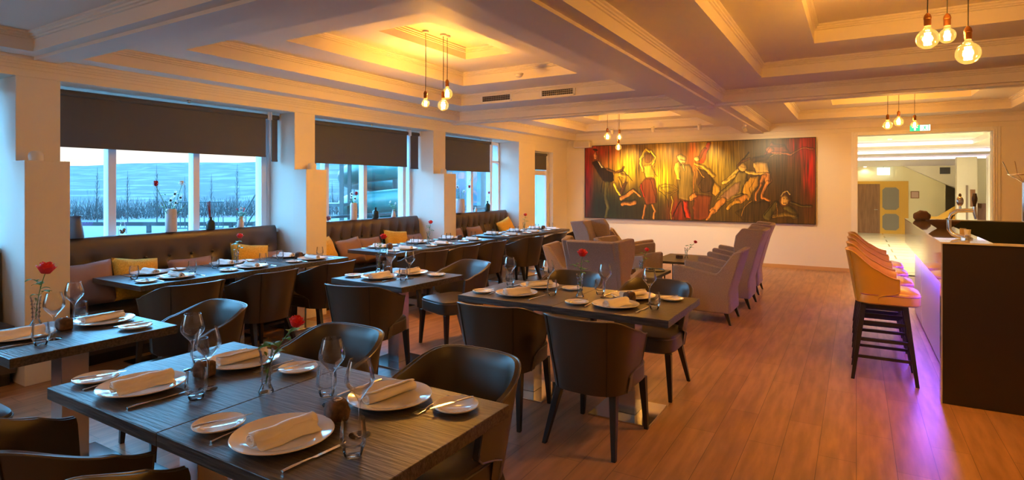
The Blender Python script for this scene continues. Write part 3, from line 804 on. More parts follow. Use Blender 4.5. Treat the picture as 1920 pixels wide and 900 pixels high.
o = tag(obj('black_pebble', bm, dk_glass, smooth=True), 'small black rounded pebble lying on the round tray', 'pebble'); o.location = (-2.20, 7.05, .5057)
stone((-2.30, 6.62, .5), 0, 'brown candle stone on the nearest coffee table beside the rose', 'candle holder', 'brown candle stones')
vase_rose(-2.22, 6.72, 'the nearest coffee table', .28, (.06, .02), z=.5, leaves=2)
bm = NB()
for k in range(2): box(bm, -.05+k*.052, -.002+k*.052, -.025, .025, 0, .045)
o = tag(obj('candle_block', bm, stone_m, bevel=.004), 'pair of joined brown candle blocks on the farthest coffee table', 'candle holder'); o.location = (-2.33, 8.88, .45)
vase_rose(-2.24, 8.92, 'the farthest coffee table', .24, (.12, .06), z=.45, leaves=3)

# ------------------------------------------------------------------ benches and cushions
def bench(y0, y1, label, nb, fluted):
    t = thing('tufted_bench', label, 'bench', (-5.9, (y0+y1)/2, 0), 0, 'tufted leather window benches'); h = (y1-y0)/2
    bm = NB(); N = int(nb*12); rows = []; zs = [.46, .56, .66, .74, .78, .815, .85, .885, .92, .96, 1.0, 1.05, 1.075, 1.085]
    btn = [(-h + (k+.5)*2*h/nb, .85) for k in range(nb)]
    for z in zs + [1.085, 1.06]:
        row = []
        for i in range(N+1):
            y = -h + 2*h*i/N; x = -.06 - .05*(z-.46)/.6
            ph = ((y+h)/(2*h)*nb) % 1
            if fluted: x -= .012*(abs(ph-.5)*2 < .2)*(z < 1.0) ; x += .010*abs(math.sin(PI*(ph-.5)))*(1 if z < 1.02 else 0)
            for by, bz in btn: x -= .030*math.exp(-((y-by)**2+(z-bz)**2)/.0030)
            if z > 1.04: x -= (z-1.04)**2*12
            row.append((x, y, z))
        rows.append(row)
    for k, x in ((len(zs), -.17), (len(zs)+1, -.18)): rows[k] = [(x, p[1], rows[k][0][2]) for p in rows[k]]
    rows.append([(-.18, p[1], .46) for p in rows[0]])
    vs = grid_surf(bm, rows)
    for s_ in (0, -1): bm.faces.new([r[s_] for r in vs])
    bm.faces.new(list(vs[0]) + list(vs[-1][::-1]))
    obj('backrest', bm, bench_m, t, smooth=True, angle=60)
    for by, bz in btn:
        b2 = NB(); bmesh.ops.create_uvsphere(b2, u_segments=10, v_segments=6, radius=.015, matrix=Matrix.Translation((-.06-.05*(bz-.46)/.6-.018, by, bz))); obj('button', b2, button_m, t, smooth=True)
    bm = NB(); box(bm, -.18, .30, -h, h, .36, .475); obj('seat', bm, bench_m, t, bevel=.03, smooth=True)
    bm = NB(); box(bm, -.18, .27, -h, h, .10, .36); obj('base', bm, bench_m, t)
    bm = NB(); box(bm, -.16, .22, -h+.02, h-.02, 0, .10); obj('plinth', bm, leg_m, t)
bench(2.19, 4.47, 'dark tufted leather bench under the nearest window bay', 10, False)
bench(4.85, 7.09, 'dark tufted leather bench under the second window bay', 12, True)
bench(7.48, 9.80, 'dark tufted leather bench under the third window bay', 13, True)
bench(-.76, 1.84, 'dark leather bench at the left picture edge, before the first pillar', 10, False)
def cushion(x, y, z, rz, m, label, s=(.42, .40), group=None, tilt=70, roll=0, name='cushion'):
    bm = NB(); n = 14; top = []; bot = []
    for j in range(n+1):
        a = []; b = []
        for i in range(n+1):
            u, v = i/n*2-1, j/n*2-1
            e_ = (1-abs(u)**2.6)*(1-abs(v)**2.6); h = .075*max(0, e_)**.45
            h += .010*noise.noise(Vector((u*2.2+x, v*2.2+y, 0)))*min(1, e_*3)
            pin = 1 - .07*(1-abs(u*v))*(max(abs(u), abs(v))**2)
            a.append((u*s[0]/2*pin, v*s[1]/2*pin, h)); b.append((u*s[0]/2*pin, v*s[1]/2*pin, -h))
        top.append(a); bot.append(b)
    grid_surf(bm, top); grid_surf(bm, bot); bmesh.ops.remove_doubles(bm, verts=bm.verts, dist=.0004)
    o = obj(name, bm, m, smooth=True, angle=80)
    x += .01
    MM = Matrix.Rotation(rz, 3, 'Z') @ Matrix.Rotation(R(tilt), 3, 'X') @ Matrix.Rotation(roll, 3, 'Z')
    z = .478 - min((MM @ v.co).z for v in o.data.vertices)
    o.location = (x, y, z); o.rotation_euler = (Matrix.Rotation(rz, 3, 'Z') @ Matrix.Rotation(R(tilt), 3, 'X') @ Matrix.Rotation(roll, 3, 'Z')).to_euler()
    return tag(o, label, 'cushion', group)
GC = 'cushions on the window benches'
RZ = R(90)
cushion(-5.83, 2.40, .665, RZ-.25, mauve, 'mauve cushion against the first pillar on the nearest bench', group=GC, name='mauve_cushion', roll=.1)
cushion(-5.80, 2.80, .685, RZ+.1, must, 'mustard knitted cushion on the nearest bench, left, beside the mauve one', group=GC, name='mustard_cushion', roll=-.12)
cushion(-5.86, 3.36, .655, RZ, mauve, 'mauve cushion in the middle of the nearest bench', (.46, .36), group=GC, name='mauve_cushion')
cushion(-5.84, 4.00, .70, RZ-.1, must, 'mustard cushion on the nearest bench, right, behind the rose', (.44, .42), group=GC, name='mustard_cushion', roll=-.15)
cushion(-5.86, 4.33, .645, RZ, mauve, 'mauve cushion at the far end of the nearest bench', (.32, .34), group=GC, name='mauve_cushion')
cushion(-5.80, 5.05, .68, RZ+.2, must, 'mustard cushion at the near end of the second bench by the pillar', group=GC, name='mustard_cushion', s=(.34, .42), roll=.12)
cushion(-5.80, 5.46, .655, RZ, tan_m, 'tan linen cushion on the second bench, next to the near mustard one', (.42, .38), group=GC, name='tan_cushion', roll=.1)
cushion(-5.84, 5.88, .65, RZ, tan_m, 'tan linen cushion in the middle of the second bench', (.42, .38), group=GC, name='tan_cushion')
cushion(-5.84, 6.40, .69, RZ-.1, must, 'mustard cushion towards the far end of the second bench', (.44, .42), group=GC, name='mustard_cushion', roll=-.12)
cushion(-5.86, 6.84, .645, RZ, mauve, 'mauve cushion at the far end of the second bench', (.38, .36), group=GC, name='mauve_cushion')
cushion(-5.84, 7.85, .65, RZ, tan_m, 'tan cushion at the near end of the third bench', (.44, .38), group=GC, name='tan_cushion')
cushion(-5.84, 8.45, .65, RZ, tan_m, 'tan cushion in the middle of the third bench', (.44, .38), group=GC, name='tan_cushion')
cushion(-5.80, 9.45, .67, RZ-.2, must, 'mustard cushion at the far end of the third bench', (.42, .42), group=GC, name='mustard_cushion', roll=.3)
cushion(-5.82, 1.40, .66, RZ, must, 'mustard cushion on the bench at the left picture edge', (.40, .40), group=GC, name='mustard_cushion')

# ------------------------------------------------------------------ window sill objects
SZ = 1.0855; SX = -6.035
SZb = 1.0455
def bottle_like(name, prof, m, x, y, z, label, cat, n=24):
    bm = NB(); lathe(bm, prof, n); o = obj(name, bm, m, smooth=True, angle=50); o.location = (x, y, z); return tag(o, label, cat)
t = bottle_like('enamel_jug', [(0, .001), (.062, 0), (.064, .01), (.058, .06), (.046, .13), (.040, .16), (.043, .178), (.052, .192), (.050, .192), (.040, .176), (.036, .16), (0, .05)], jug_m, SX, 2.40, SZ, 'dark grey enamel jug on the sill beside the first pillar', 'jug')
bm = NB(); tube(bm, [(0, -.042, .178), (0, -.066, .180), (0, -.080, .160), (0, -.072, .120), (0, -.052, .085)], .006, 8); obj('handle', bm, jug_m, t, smooth=True)
t = bottle_like('cork_bottle', [(0, 0), (.032, 0), (.035, .01), (.035, .06), (.022, .095), (.018, .12), (.021, .125), (.019, .125), (.016, .118), (.020, .094), (.033, .06), (.033, .012), (0, .008)], glass_m, SX, 2.79, SZ, 'small clear bottle of corks on the nearest sill, by the first mullion', 'bottle')
bm = NB()
rnd = random.Random(3)
for k in range(18):
    c = Vector((rnd.uniform(-.018, .018), rnd.uniform(-.018, .018), .018+.042*k/18)); bmesh.ops.create_icosphere(bm, subdivisions=1, radius=.009, matrix=Matrix.Translation(c))
obj('corks', bm, straw, t)['kind'] = 'stuff'
def flower(kind, c, s, parent, rot=0):
    bm = NB(); c = Vector(c)
    if kind == 'mum':
        for ring in range(4):
            n = 10; 
            for k in range(n):
                a = 2*PI*k/n + ring*.3; rr = s*(1-.2*ring); h = s*(.15+.28*ring)
                d = Vector((math.cos(a), math.sin(a), 0)); sd = Vector((-math.sin(a), math.cos(a), 0))
                p0 = c; p1 = c+d*rr*.6+Vector((0,0,h)); p2 = c+d*rr+Vector((0,0,h*.7))
                v = [bm.verts.new(q) for q in (p0-sd*s*.05, p0+sd*s*.05, p1+sd*s*.16, p2, p1-sd*s*.16)]; bm.faces.new(v)
    else:
        for k in range(8):
            a = 2*PI*k/8; d = Vector((math.cos(a), .3*math.sin(a), math.sin(a))); sd = Vector((-math.sin(a), 0, math.cos(a)))
            v = [bm.verts.new(q) for q in (c, c+d*s*.6+sd*s*.2, c+d*s, c+d*s*.6-sd*s*.2)]; bm.faces.new(v)
    return bm
def bouquet(x, y, z, label, stems, name='cut_flowers'):
    t = thing(name, label, 'flowers', (x, y, z))
    for (dx, dy, h, kind, m, s) in stems:
        bm = NB(); tube(bm, [(0, 0, .06), (dx*.25, dy*.25, h*.5), (dx, dy, h)], .0022, 5)
        for q in (.45, .65, .8): leaf(bm, (dx*q*q, dy*q*q, h*q), (math.cos(h*90+q*9), math.sin(h*90+q*9), .3), .045, .014)
        st = obj('stem', bm, leaf_m, t)
        if kind:
            obj('bloom', flower(kind, (dx, dy, h), s, t), m, st, smooth=False)
            if kind == 'daisy':
                b2 = NB(); bmesh.ops.create_icosphere(b2, subdivisions=1, radius=s*.3, matrix=Matrix.Translation((dx+.004, dy-.004, h))); obj('bloom_centre', b2, grille, st)
    return t
vp = [(0, 0), (.040, 0), (.043, .006), (.043, .150), (.040, .168), (.034, .176), (.031, .176), (.031, .16), (0, .15)]
bottle_like('white_vase', vp, ceramic, SX, 3.244, SZ, 'tall pale ceramic vase of red and white flowers on the nearest sill', 'vase')
bouquet(SX, 3.244, SZ, 'red dahlia with white chrysanthemums in the pale vase of the nearest sill', [(.02, -.13, .36, 'mum', mat('red_dahlia', (.55, .02, .03), .5), .045), (0, .085, .365, 'mum', petalw, .042), (.02, .02, .30, 'daisy', petalw, .034), (.03, -.02, .25, 'daisy', petalw, .034), (.03, .06, .27, 'daisy', petalw, .032), (.03, .02, .23, 'daisy', petalw, .03), (.03, -.10, .24, None, None, 0), (.03, .10, .22, None, None, 0)])
bottle_like('dark_bottle', [(0, 0), (.036, 0), (.038, .008), (.038, .055), (.030, .072), (.013, .085), (.012, .10), (.018, .104), (.018, .108), (.011, .108), (0, .09)], dk_glass, SX, 3.664, SZ, 'squat dark bottle with reed sticks on the nearest sill', 'bottle')
bm = NB()
for k in range(4): tube(bm, [(0, 0, .05), (-.004+.005*k, -.03+.006*k, .235+.005*k)], .0028, 5)
o = tag(obj('reed_sticks', bm, mat('dark_red_reed', (.22, .03, .03), .6)), 'dark red reed sticks standing in the squat dark bottle', 'sticks'); o.location = (SX, 3.664, SZ)
t = bottle_like('white_jug', [(0, 0), (.028, 0), (.031, .006), (.024, .05), (.018, .085), (.022, .098), (.020, .098), (.016, .085), (0, .07)], ceramic, SX, 4.018, SZ, 'small white jug of pink flowers at the right of the nearest sill', 'jug')
bm = NB(); tube(bm, [(0, .018, .085), (0, .040, .085), (0, .044, .06), (0, .026, .035)], .004, 6); obj('handle', bm, ceramic, t, smooth=True)
bouquet(SX, 4.018, SZ, 'posy of small pink flowers in the white jug of the nearest sill', [(.0, -.035, .15, 'mum', pink_m, .018), (.01, .0, .158, 'mum', petalw, .018), (.0, .035, .15, 'mum', pink_m, .018), (.015, .02, .135, 'mum', pink_m, .016)])
t = bottle_like('potpourri_jar', [(0, 0), (.040, 0), (.043, .01), (.043, .075), (.032, .092), (.032, .10), (.030, .10), (.030, .09), (.041, .073), (.041, .012), (0, .008)], glass_m, SX, 5.28, SZ, 'clear jar of dried red petals beside the second pillar', 'jar')
bm = NB()
for k in range(30):
    c = Vector((rnd.uniform(-.024, .024), rnd.uniform(-.024, .024), .018+.05*k/30)); bmesh.ops.create_icosphere(bm, subdivisions=1, radius=.009, matrix=Matrix.Translation(c))
obj('dried_petals', bm, mat('dried_petal', (.22, .03, .06), .8), t)['kind'] = 'stuff'
bottle_like('white_vase', [(r*.9, z) for r, z in vp], ceramic, SX, 5.737, SZ, 'tall pale ceramic vase of red and white flowers on the second sill', 'vase')
bouquet(SX, 5.737, SZ, 'red carnation with white blossoms in the pale vase of the second sill', [(.0, .04, .265, 'mum', MATS['red_dahlia'], .04), (.0, -.03, .28, 'daisy', petalw, .03), (.02, .0, .23, 'daisy', petalw, .03), (.02, -.05, .25, 'daisy', petalw, .026), (.02, .04, .22, None, None, 0)])
bottle_like('dark_bottle', [(0, 0), (.036, 0), (.038, .008), (.038, .075), (.028, .09), (.013, .10), (.012, .12), (.019, .124), (.019, .13), (.011, .13), (0, .11)], dk_glass, SX, 6.163, SZ, 'dark green square-shouldered bottle on the second sill', 'bottle')
bottle_like('white_bud_vase', [(0, 0), (.028, 0), (.031, .006), (.022, .05), (.014, .09), (.018, .10), (.016, .10), (.012, .088), (0, .07)], ceramic, SX, 6.546, SZ, 'small white bud vase at the right of the second sill', 'vase')
bouquet(SX, 6.546, SZ, 'thin white sprig in the bud vase of the second sill', [(.0, -.06, .18, 'daisy', petalw, .018), (.0, .03, .16, 'daisy', petalw, .016), (.0, -.02, .16, None, None, 0)])
bottle_like('white_vase', [(r*1.55, z*1.05) for r, z in vp], ceramic, SX+.0, 8.25, SZ, 'wide pale ceramic vase of leafy branches on the third sill', 'vase')
bouquet(SX, 8.25, SZ, 'leafy branches with a red strelitzia in the wide vase of the third sill', [(.02, -.16, .46, None, None, 0), (.02, -.10, .40, 'daisy', petalw, .04), (.0, -.04, .45, None, None, 0), (.02, .03, .38, None, None, 0), (.0, .10, .33, 'daisy', petalw, .03), (.02, .22, .38, 'mum', MATS['red_dahlia'], .05), (0, .38, .62, None, None, 0), (.03, -.13, .30, None, None, 0), (.03, .12, .26, None, None, 0)], 'leafy_branches')
bottle_like('small_candle', [(0, 0), (.025, 0), (.025, .05), (.012, .06), (.009, .09), (0, .09)], ceramic, SX, 8.741, SZ, 'tiny pale bottle between the branch vase and the black bottle', 'bottle')
bottle_like('dark_bottle', [(0, 0), (.040, 0), (.042, .01), (.042, .09), (.030, .11), (.013, .12), (.012, .145), (.018, .15), (.018, .155), (.011, .155), (0, .13)], dk_glass, SX, 9.135, SZ, 'black bottle holding a pink flower on the third sill', 'bottle')
bouquet(SX, 9.135, SZ, 'single pink flower in the black bottle of the third sill', [(.0, .04, .25, 'mum', mat('magenta_petal', (.55, .05, .15), .5), .04)])

for o in list(C.objects):           # true sizes of the sill pieces
    if o.parent or abs(o.location.x - SX) > .01: continue
    k = {'white_vase': 1.35, 'dark_bottle': 1.25, 'white_jug': 1.3, 'cut_flowers': 1.3, 'leafy_branches': 1.15, 'reed_sticks': 1.25, 'white_bud_vase': 1.2, 'enamel_jug': 1.05}.get(o.name.split('.')[0])
    if k: o.scale = (min(k, 1.25), min(k, 1.25), k)

# small fittings
def mk_dome():
    bm = NB(); lathe(bm, [(0, 0), (.045, 0), (.048, .012), (.050, .04), (.046, .065), (.034, .078), (0, .082)], 24); return obj('round_lamp', bm, plastic_w, smooth=True)
dome = Proto(mk_dome)
for (y, q) in ((1.93, 'first'), (4.66, 'second'), (7.24, 'third')):
    dome((-5.66, y+.05, 1.756), 0, 'small round white lamp on the ledge of the %s pillar' % q, 'lamp', 'round ledge lamps')
def mk_sprinkler():
    bm = NB(); lathe(bm, [(0, 0), (.022, 0), (.022, -.005), (.006, -.006), (.005, -.02), (.016, -.022), (.016, -.025), (0, -.025)], 16); return obj('sprinkler', bm, steel, smooth=True)
spk = Proto(mk_sprinkler)
for y, q in ((3.35, 'nearest'), (5.95, 'second'), (8.7, 'third')): spk((-5.90, y, ZS), 0, 'tiny metal sprinkler under the head of the %s window bay' % q, 'sprinkler', 'sprinklers over the windows')
bm = NB(); lathe(bm, [(0, 0), (.055, 0), (.055, -.012), (.045, -.016), (.040, -.036), (.025, -.046), (0, -.048)], 24)
o = tag(obj('smoke_detector', bm, plastic_w, smooth=True), 'round white smoke detector inside the stepped ceiling recess', 'smoke detector'); o.location = (-3.45, 5.90, 2.90)
def vent(xc, y, z, label):
    t = thing('air_vent', label, 'air vent', (xc, y, z), 0, 'air vents in the ceiling recess')
    bm = NB()
    for (a, b, c_, d) in ((-.26, .26, .040, .055), (-.26, .26, -.055, -.040), (-.26, -.235, -.055, .055), (.235, .26, -.055, .055)): box(bm, a, b, -.012, 0, c_, d)
    obj('frame', bm, white_paint, t)
    bm = NB(); box(bm, -.235, .235, -.004, -.001, -.04, .04); obj('backing', bm, grille, t)
    bm = NB()
    for k in range(16): box(bm, -.222+k*.0296-.002, -.222+k*.0296+.002, -.010, -.004, -.04, .04)
    for z_ in (-.014, .013): box(bm, -.235, .235, -.009, -.005, z_-.002, z_+.002)
    obj('louvres', bm, steel, t)
yv = ROWS[1][1] - INS_A[1]*1.28
vent(-4.40, yv, 2.815, 'left slotted air vent in the step of the ceiling recess')
vent(-3.43, yv, 2.815, 'right slotted air vent in the step of the ceiling recess')
# rosette at the beam crossing
bm = NB(); lathe(bm, [(0, -.022), (.03, -.022), (.04, -.012), (.06, -.020), (.08, -.010), (.10, -.018), (.115, -.006), (.125, 0)], 32)
for k in range(12):
    a = 2*PI*k/12; bmesh.ops.create_icosphere(bm, subdivisions=1, radius=.02, matrix=Matrix.Translation((.09*math.cos(a), .09*math.sin(a), -.008)) @ Matrix.Scale(.5, 4, (0,0,1)))
o = tag(obj('ceiling_rosette', bm, ceil_m, smooth=True), 'round plaster rosette where the ceiling beams cross', 'rosette'); o.location = (xm, 7.63, ZC-.025)
# wall speaker
t = thing('wall_speaker', 'small white loudspeaker up in the back left corner', 'speaker', (-5.30, YB-.10, 2.50))
bm = NB(); box(bm, -.20, .20, -.09, .09, -.075, .075); obj('cabinet', bm, plastic_w, t, bevel=.02)
bm = NB(); box(bm, -.18, .18, -.096, -.09, -.06, .06); obj('grille', bm, mat('cream_grille', (.55, .48, .4), .7), t)
bm = NB(); box(bm, -.03, .03, .08, .10, -.03, .03); obj('bracket', bm, steel, t)

# ------------------------------------------------------------------ pendants
def pendant(x, y, zb, r, ztop, label, power=None):
    """zb: height of bulb centre"""
    t = thing('pendant_bulb', label, 'pendant lamp', (x, y, zb), 0, 'bare filament bulb pendants')
    zn = r*1.15
    bm = NB(); P = [(r*math.sin(PI*i/16*.86), -r*math.cos(PI*i/16*.86)) for i in range(17)]; P[0] = (0, -r)
    P += [(.018, zn), (.0165, zn+.014)]
    lathe(bm, P, 28); obj('glass_bulb', bm, bulb_glass, t, smooth=True, angle=80)
    bm = NB(); n = 8
    for k in range(n):
        a = 2*PI*k/n; a2 = a + .4; rr = r*.26
        tube(bm, [(rr*math.cos(a), rr*math.sin(a), -r*.6), (rr*.8*math.cos(a2), rr*.8*math.sin(a2), r*.6)], .0048, 5)
    obj('filament', bm, fil_m, t)
    bm = NB(); lathe(bm, [(0, zn+.008), (.018, zn+.008), (.0195, zn+.02), (.0195, zn+.05), (.021, zn+.052), (.021, zn+.06), (.017, zn+.075), (.006, zn+.088), (0, zn+.088)], 18); obj('socket', bm, copper, t, smooth=True)
    bm = NB(); tube(bm, [(0, 0, zn+.085), (.002, .001, (zn+ztop-zb)/2), (0, 0, ztop-zb)], .0035, 6); obj('cord', bm, cable_m, t)
    bm = NB(); lathe(bm, [(0, 0), (.035, 0), (.035, -.018), (.008, -.024), (0, -.024)], 18, (0, 0, ztop-zb)); obj('ceiling_cup', bm, plastic_w, t, smooth=True)
    L = bpy.data.lights.new('bulb_light', 'POINT'); L.energy = power if power is not None else BULB_W; L.color = BULB_C; L.shadow_soft_size = r*.5
    lo = bpy.data.objects.new('bulb_light', L); C.objects.link(lo); lo.parent = t; lo.location = (0, 0, 0)
ZT = 3.20
A_ = 'hanging in the stepped recess over the bench tables, '
pendant(-3.91, 4.73, 2.43, .042, ZT, 'small bare bulb ' + A_ + 'leftmost of three')
pendant(-3.83, 4.93, 2.43, .060, ZT, 'bare globe bulb ' + A_ + 'lowest on the right')
pendant(-3.83, 5.00, 2.565, .060, ZT, 'bare globe bulb ' + A_ + 'upper right')
pendant(.376, 4.344, 2.46, .062, ZT, 'large bare globe bulb over the bar end, left of three')
pendant(.496, 4.556, 2.511, .048, ZT, 'smaller bare bulb over the bar end, middle of three')
pendant(.568, 4.307, 2.341, .064, ZT, 'large bare globe bulb over the bar end, right and lowest')
pendant(-3.85, 9.75, 2.45, .062, ZT, 'bare bulb before the painting, left of three')
pendant(-3.70, 9.95, 2.45, .050, ZT, 'bare bulb before the painting, upper right')
pendant(-3.68, 9.85, 2.26, .055, ZT, 'bare bulb before the painting, lowest on the right')
pendant(.38, 9.70, 2.42, .060, ZT, 'bare globe bulb by the lobby doorway, left of three')
pendant(.52, 9.90, 2.48, .062, ZT, 'bare globe bulb by the lobby doorway, middle and highest')
pendant(.70, 9.80, 2.42, .045, ZT, 'small bare bulb by the exit sign, right of three')
pendant(-3.75, -.80, 2.45, .06, ZT, 'added fill-light globe bulb in the recess behind the viewpoint, left side', BULB_W*.9)  # this pair is out of view, added to light the foreground
pendant(.55, -.80, 2.45, .06, ZT, 'added fill-light globe bulb in the recess behind the viewpoint, right side', BULB_W*.9)

# spot lights washing the painting
def spot(x, y, zc, label, aim, w_):
    t = thing('spotlight', label, 'spotlight', (x, y, zc), 0, 'small white spotlights before the painting')
    bm = NB(); lathe(bm, [(0, 0), (.03, 0), (.03, -.012), (.006, -.014), (.006, -.04), (0, -.04)], 16); obj('mount', bm, plastic_w, t, smooth=True)
    d = (Vector(aim)-Vector((x, y, zc-.06))).normalized(); q = d.to_track_quat('-Z', 'Y')
    bm = NB(); lathe(bm, [(0, .05), (.028, .05), (.032, .045), (.032, -.045), (.028, -.045), (.028, -.03), (0, -.03)], 18)
    o = obj('lamp_head', bm, plastic_w, t, smooth=True); o.location = (0, 0, -.065); o.rotation_euler = q.to_euler()
    L = bpy.data.lights.new('spot_light', 'SPOT'); L.energy = w_; L.color = (1, .80, .45); L.spot_size = R(88); L.spot_blend = .7; L.shadow_soft_size = .02
    lo = bpy.data.objects.new('spot_light', L); C.objects.link(lo); lo.parent = t; lo.location = Vector((0, 0, -.065)) + d*.06; lo.rotation_euler = q.to_euler()
for i, (x, ax) in enumerate(((-4.3, -4.3), (-3.45, -3.5), (-2.55, -2.7), (-1.6, -1.3))):
    spot(x, 11.15 if i < 3 else 10.2, 2.745 if i < 3 else 2.575, 'small white spotlight before the painting, ' + ('leftmost', 'second', 'third', 'rightmost')[i] + ' of four', (ax, YB, 1.3), SPOT_W)
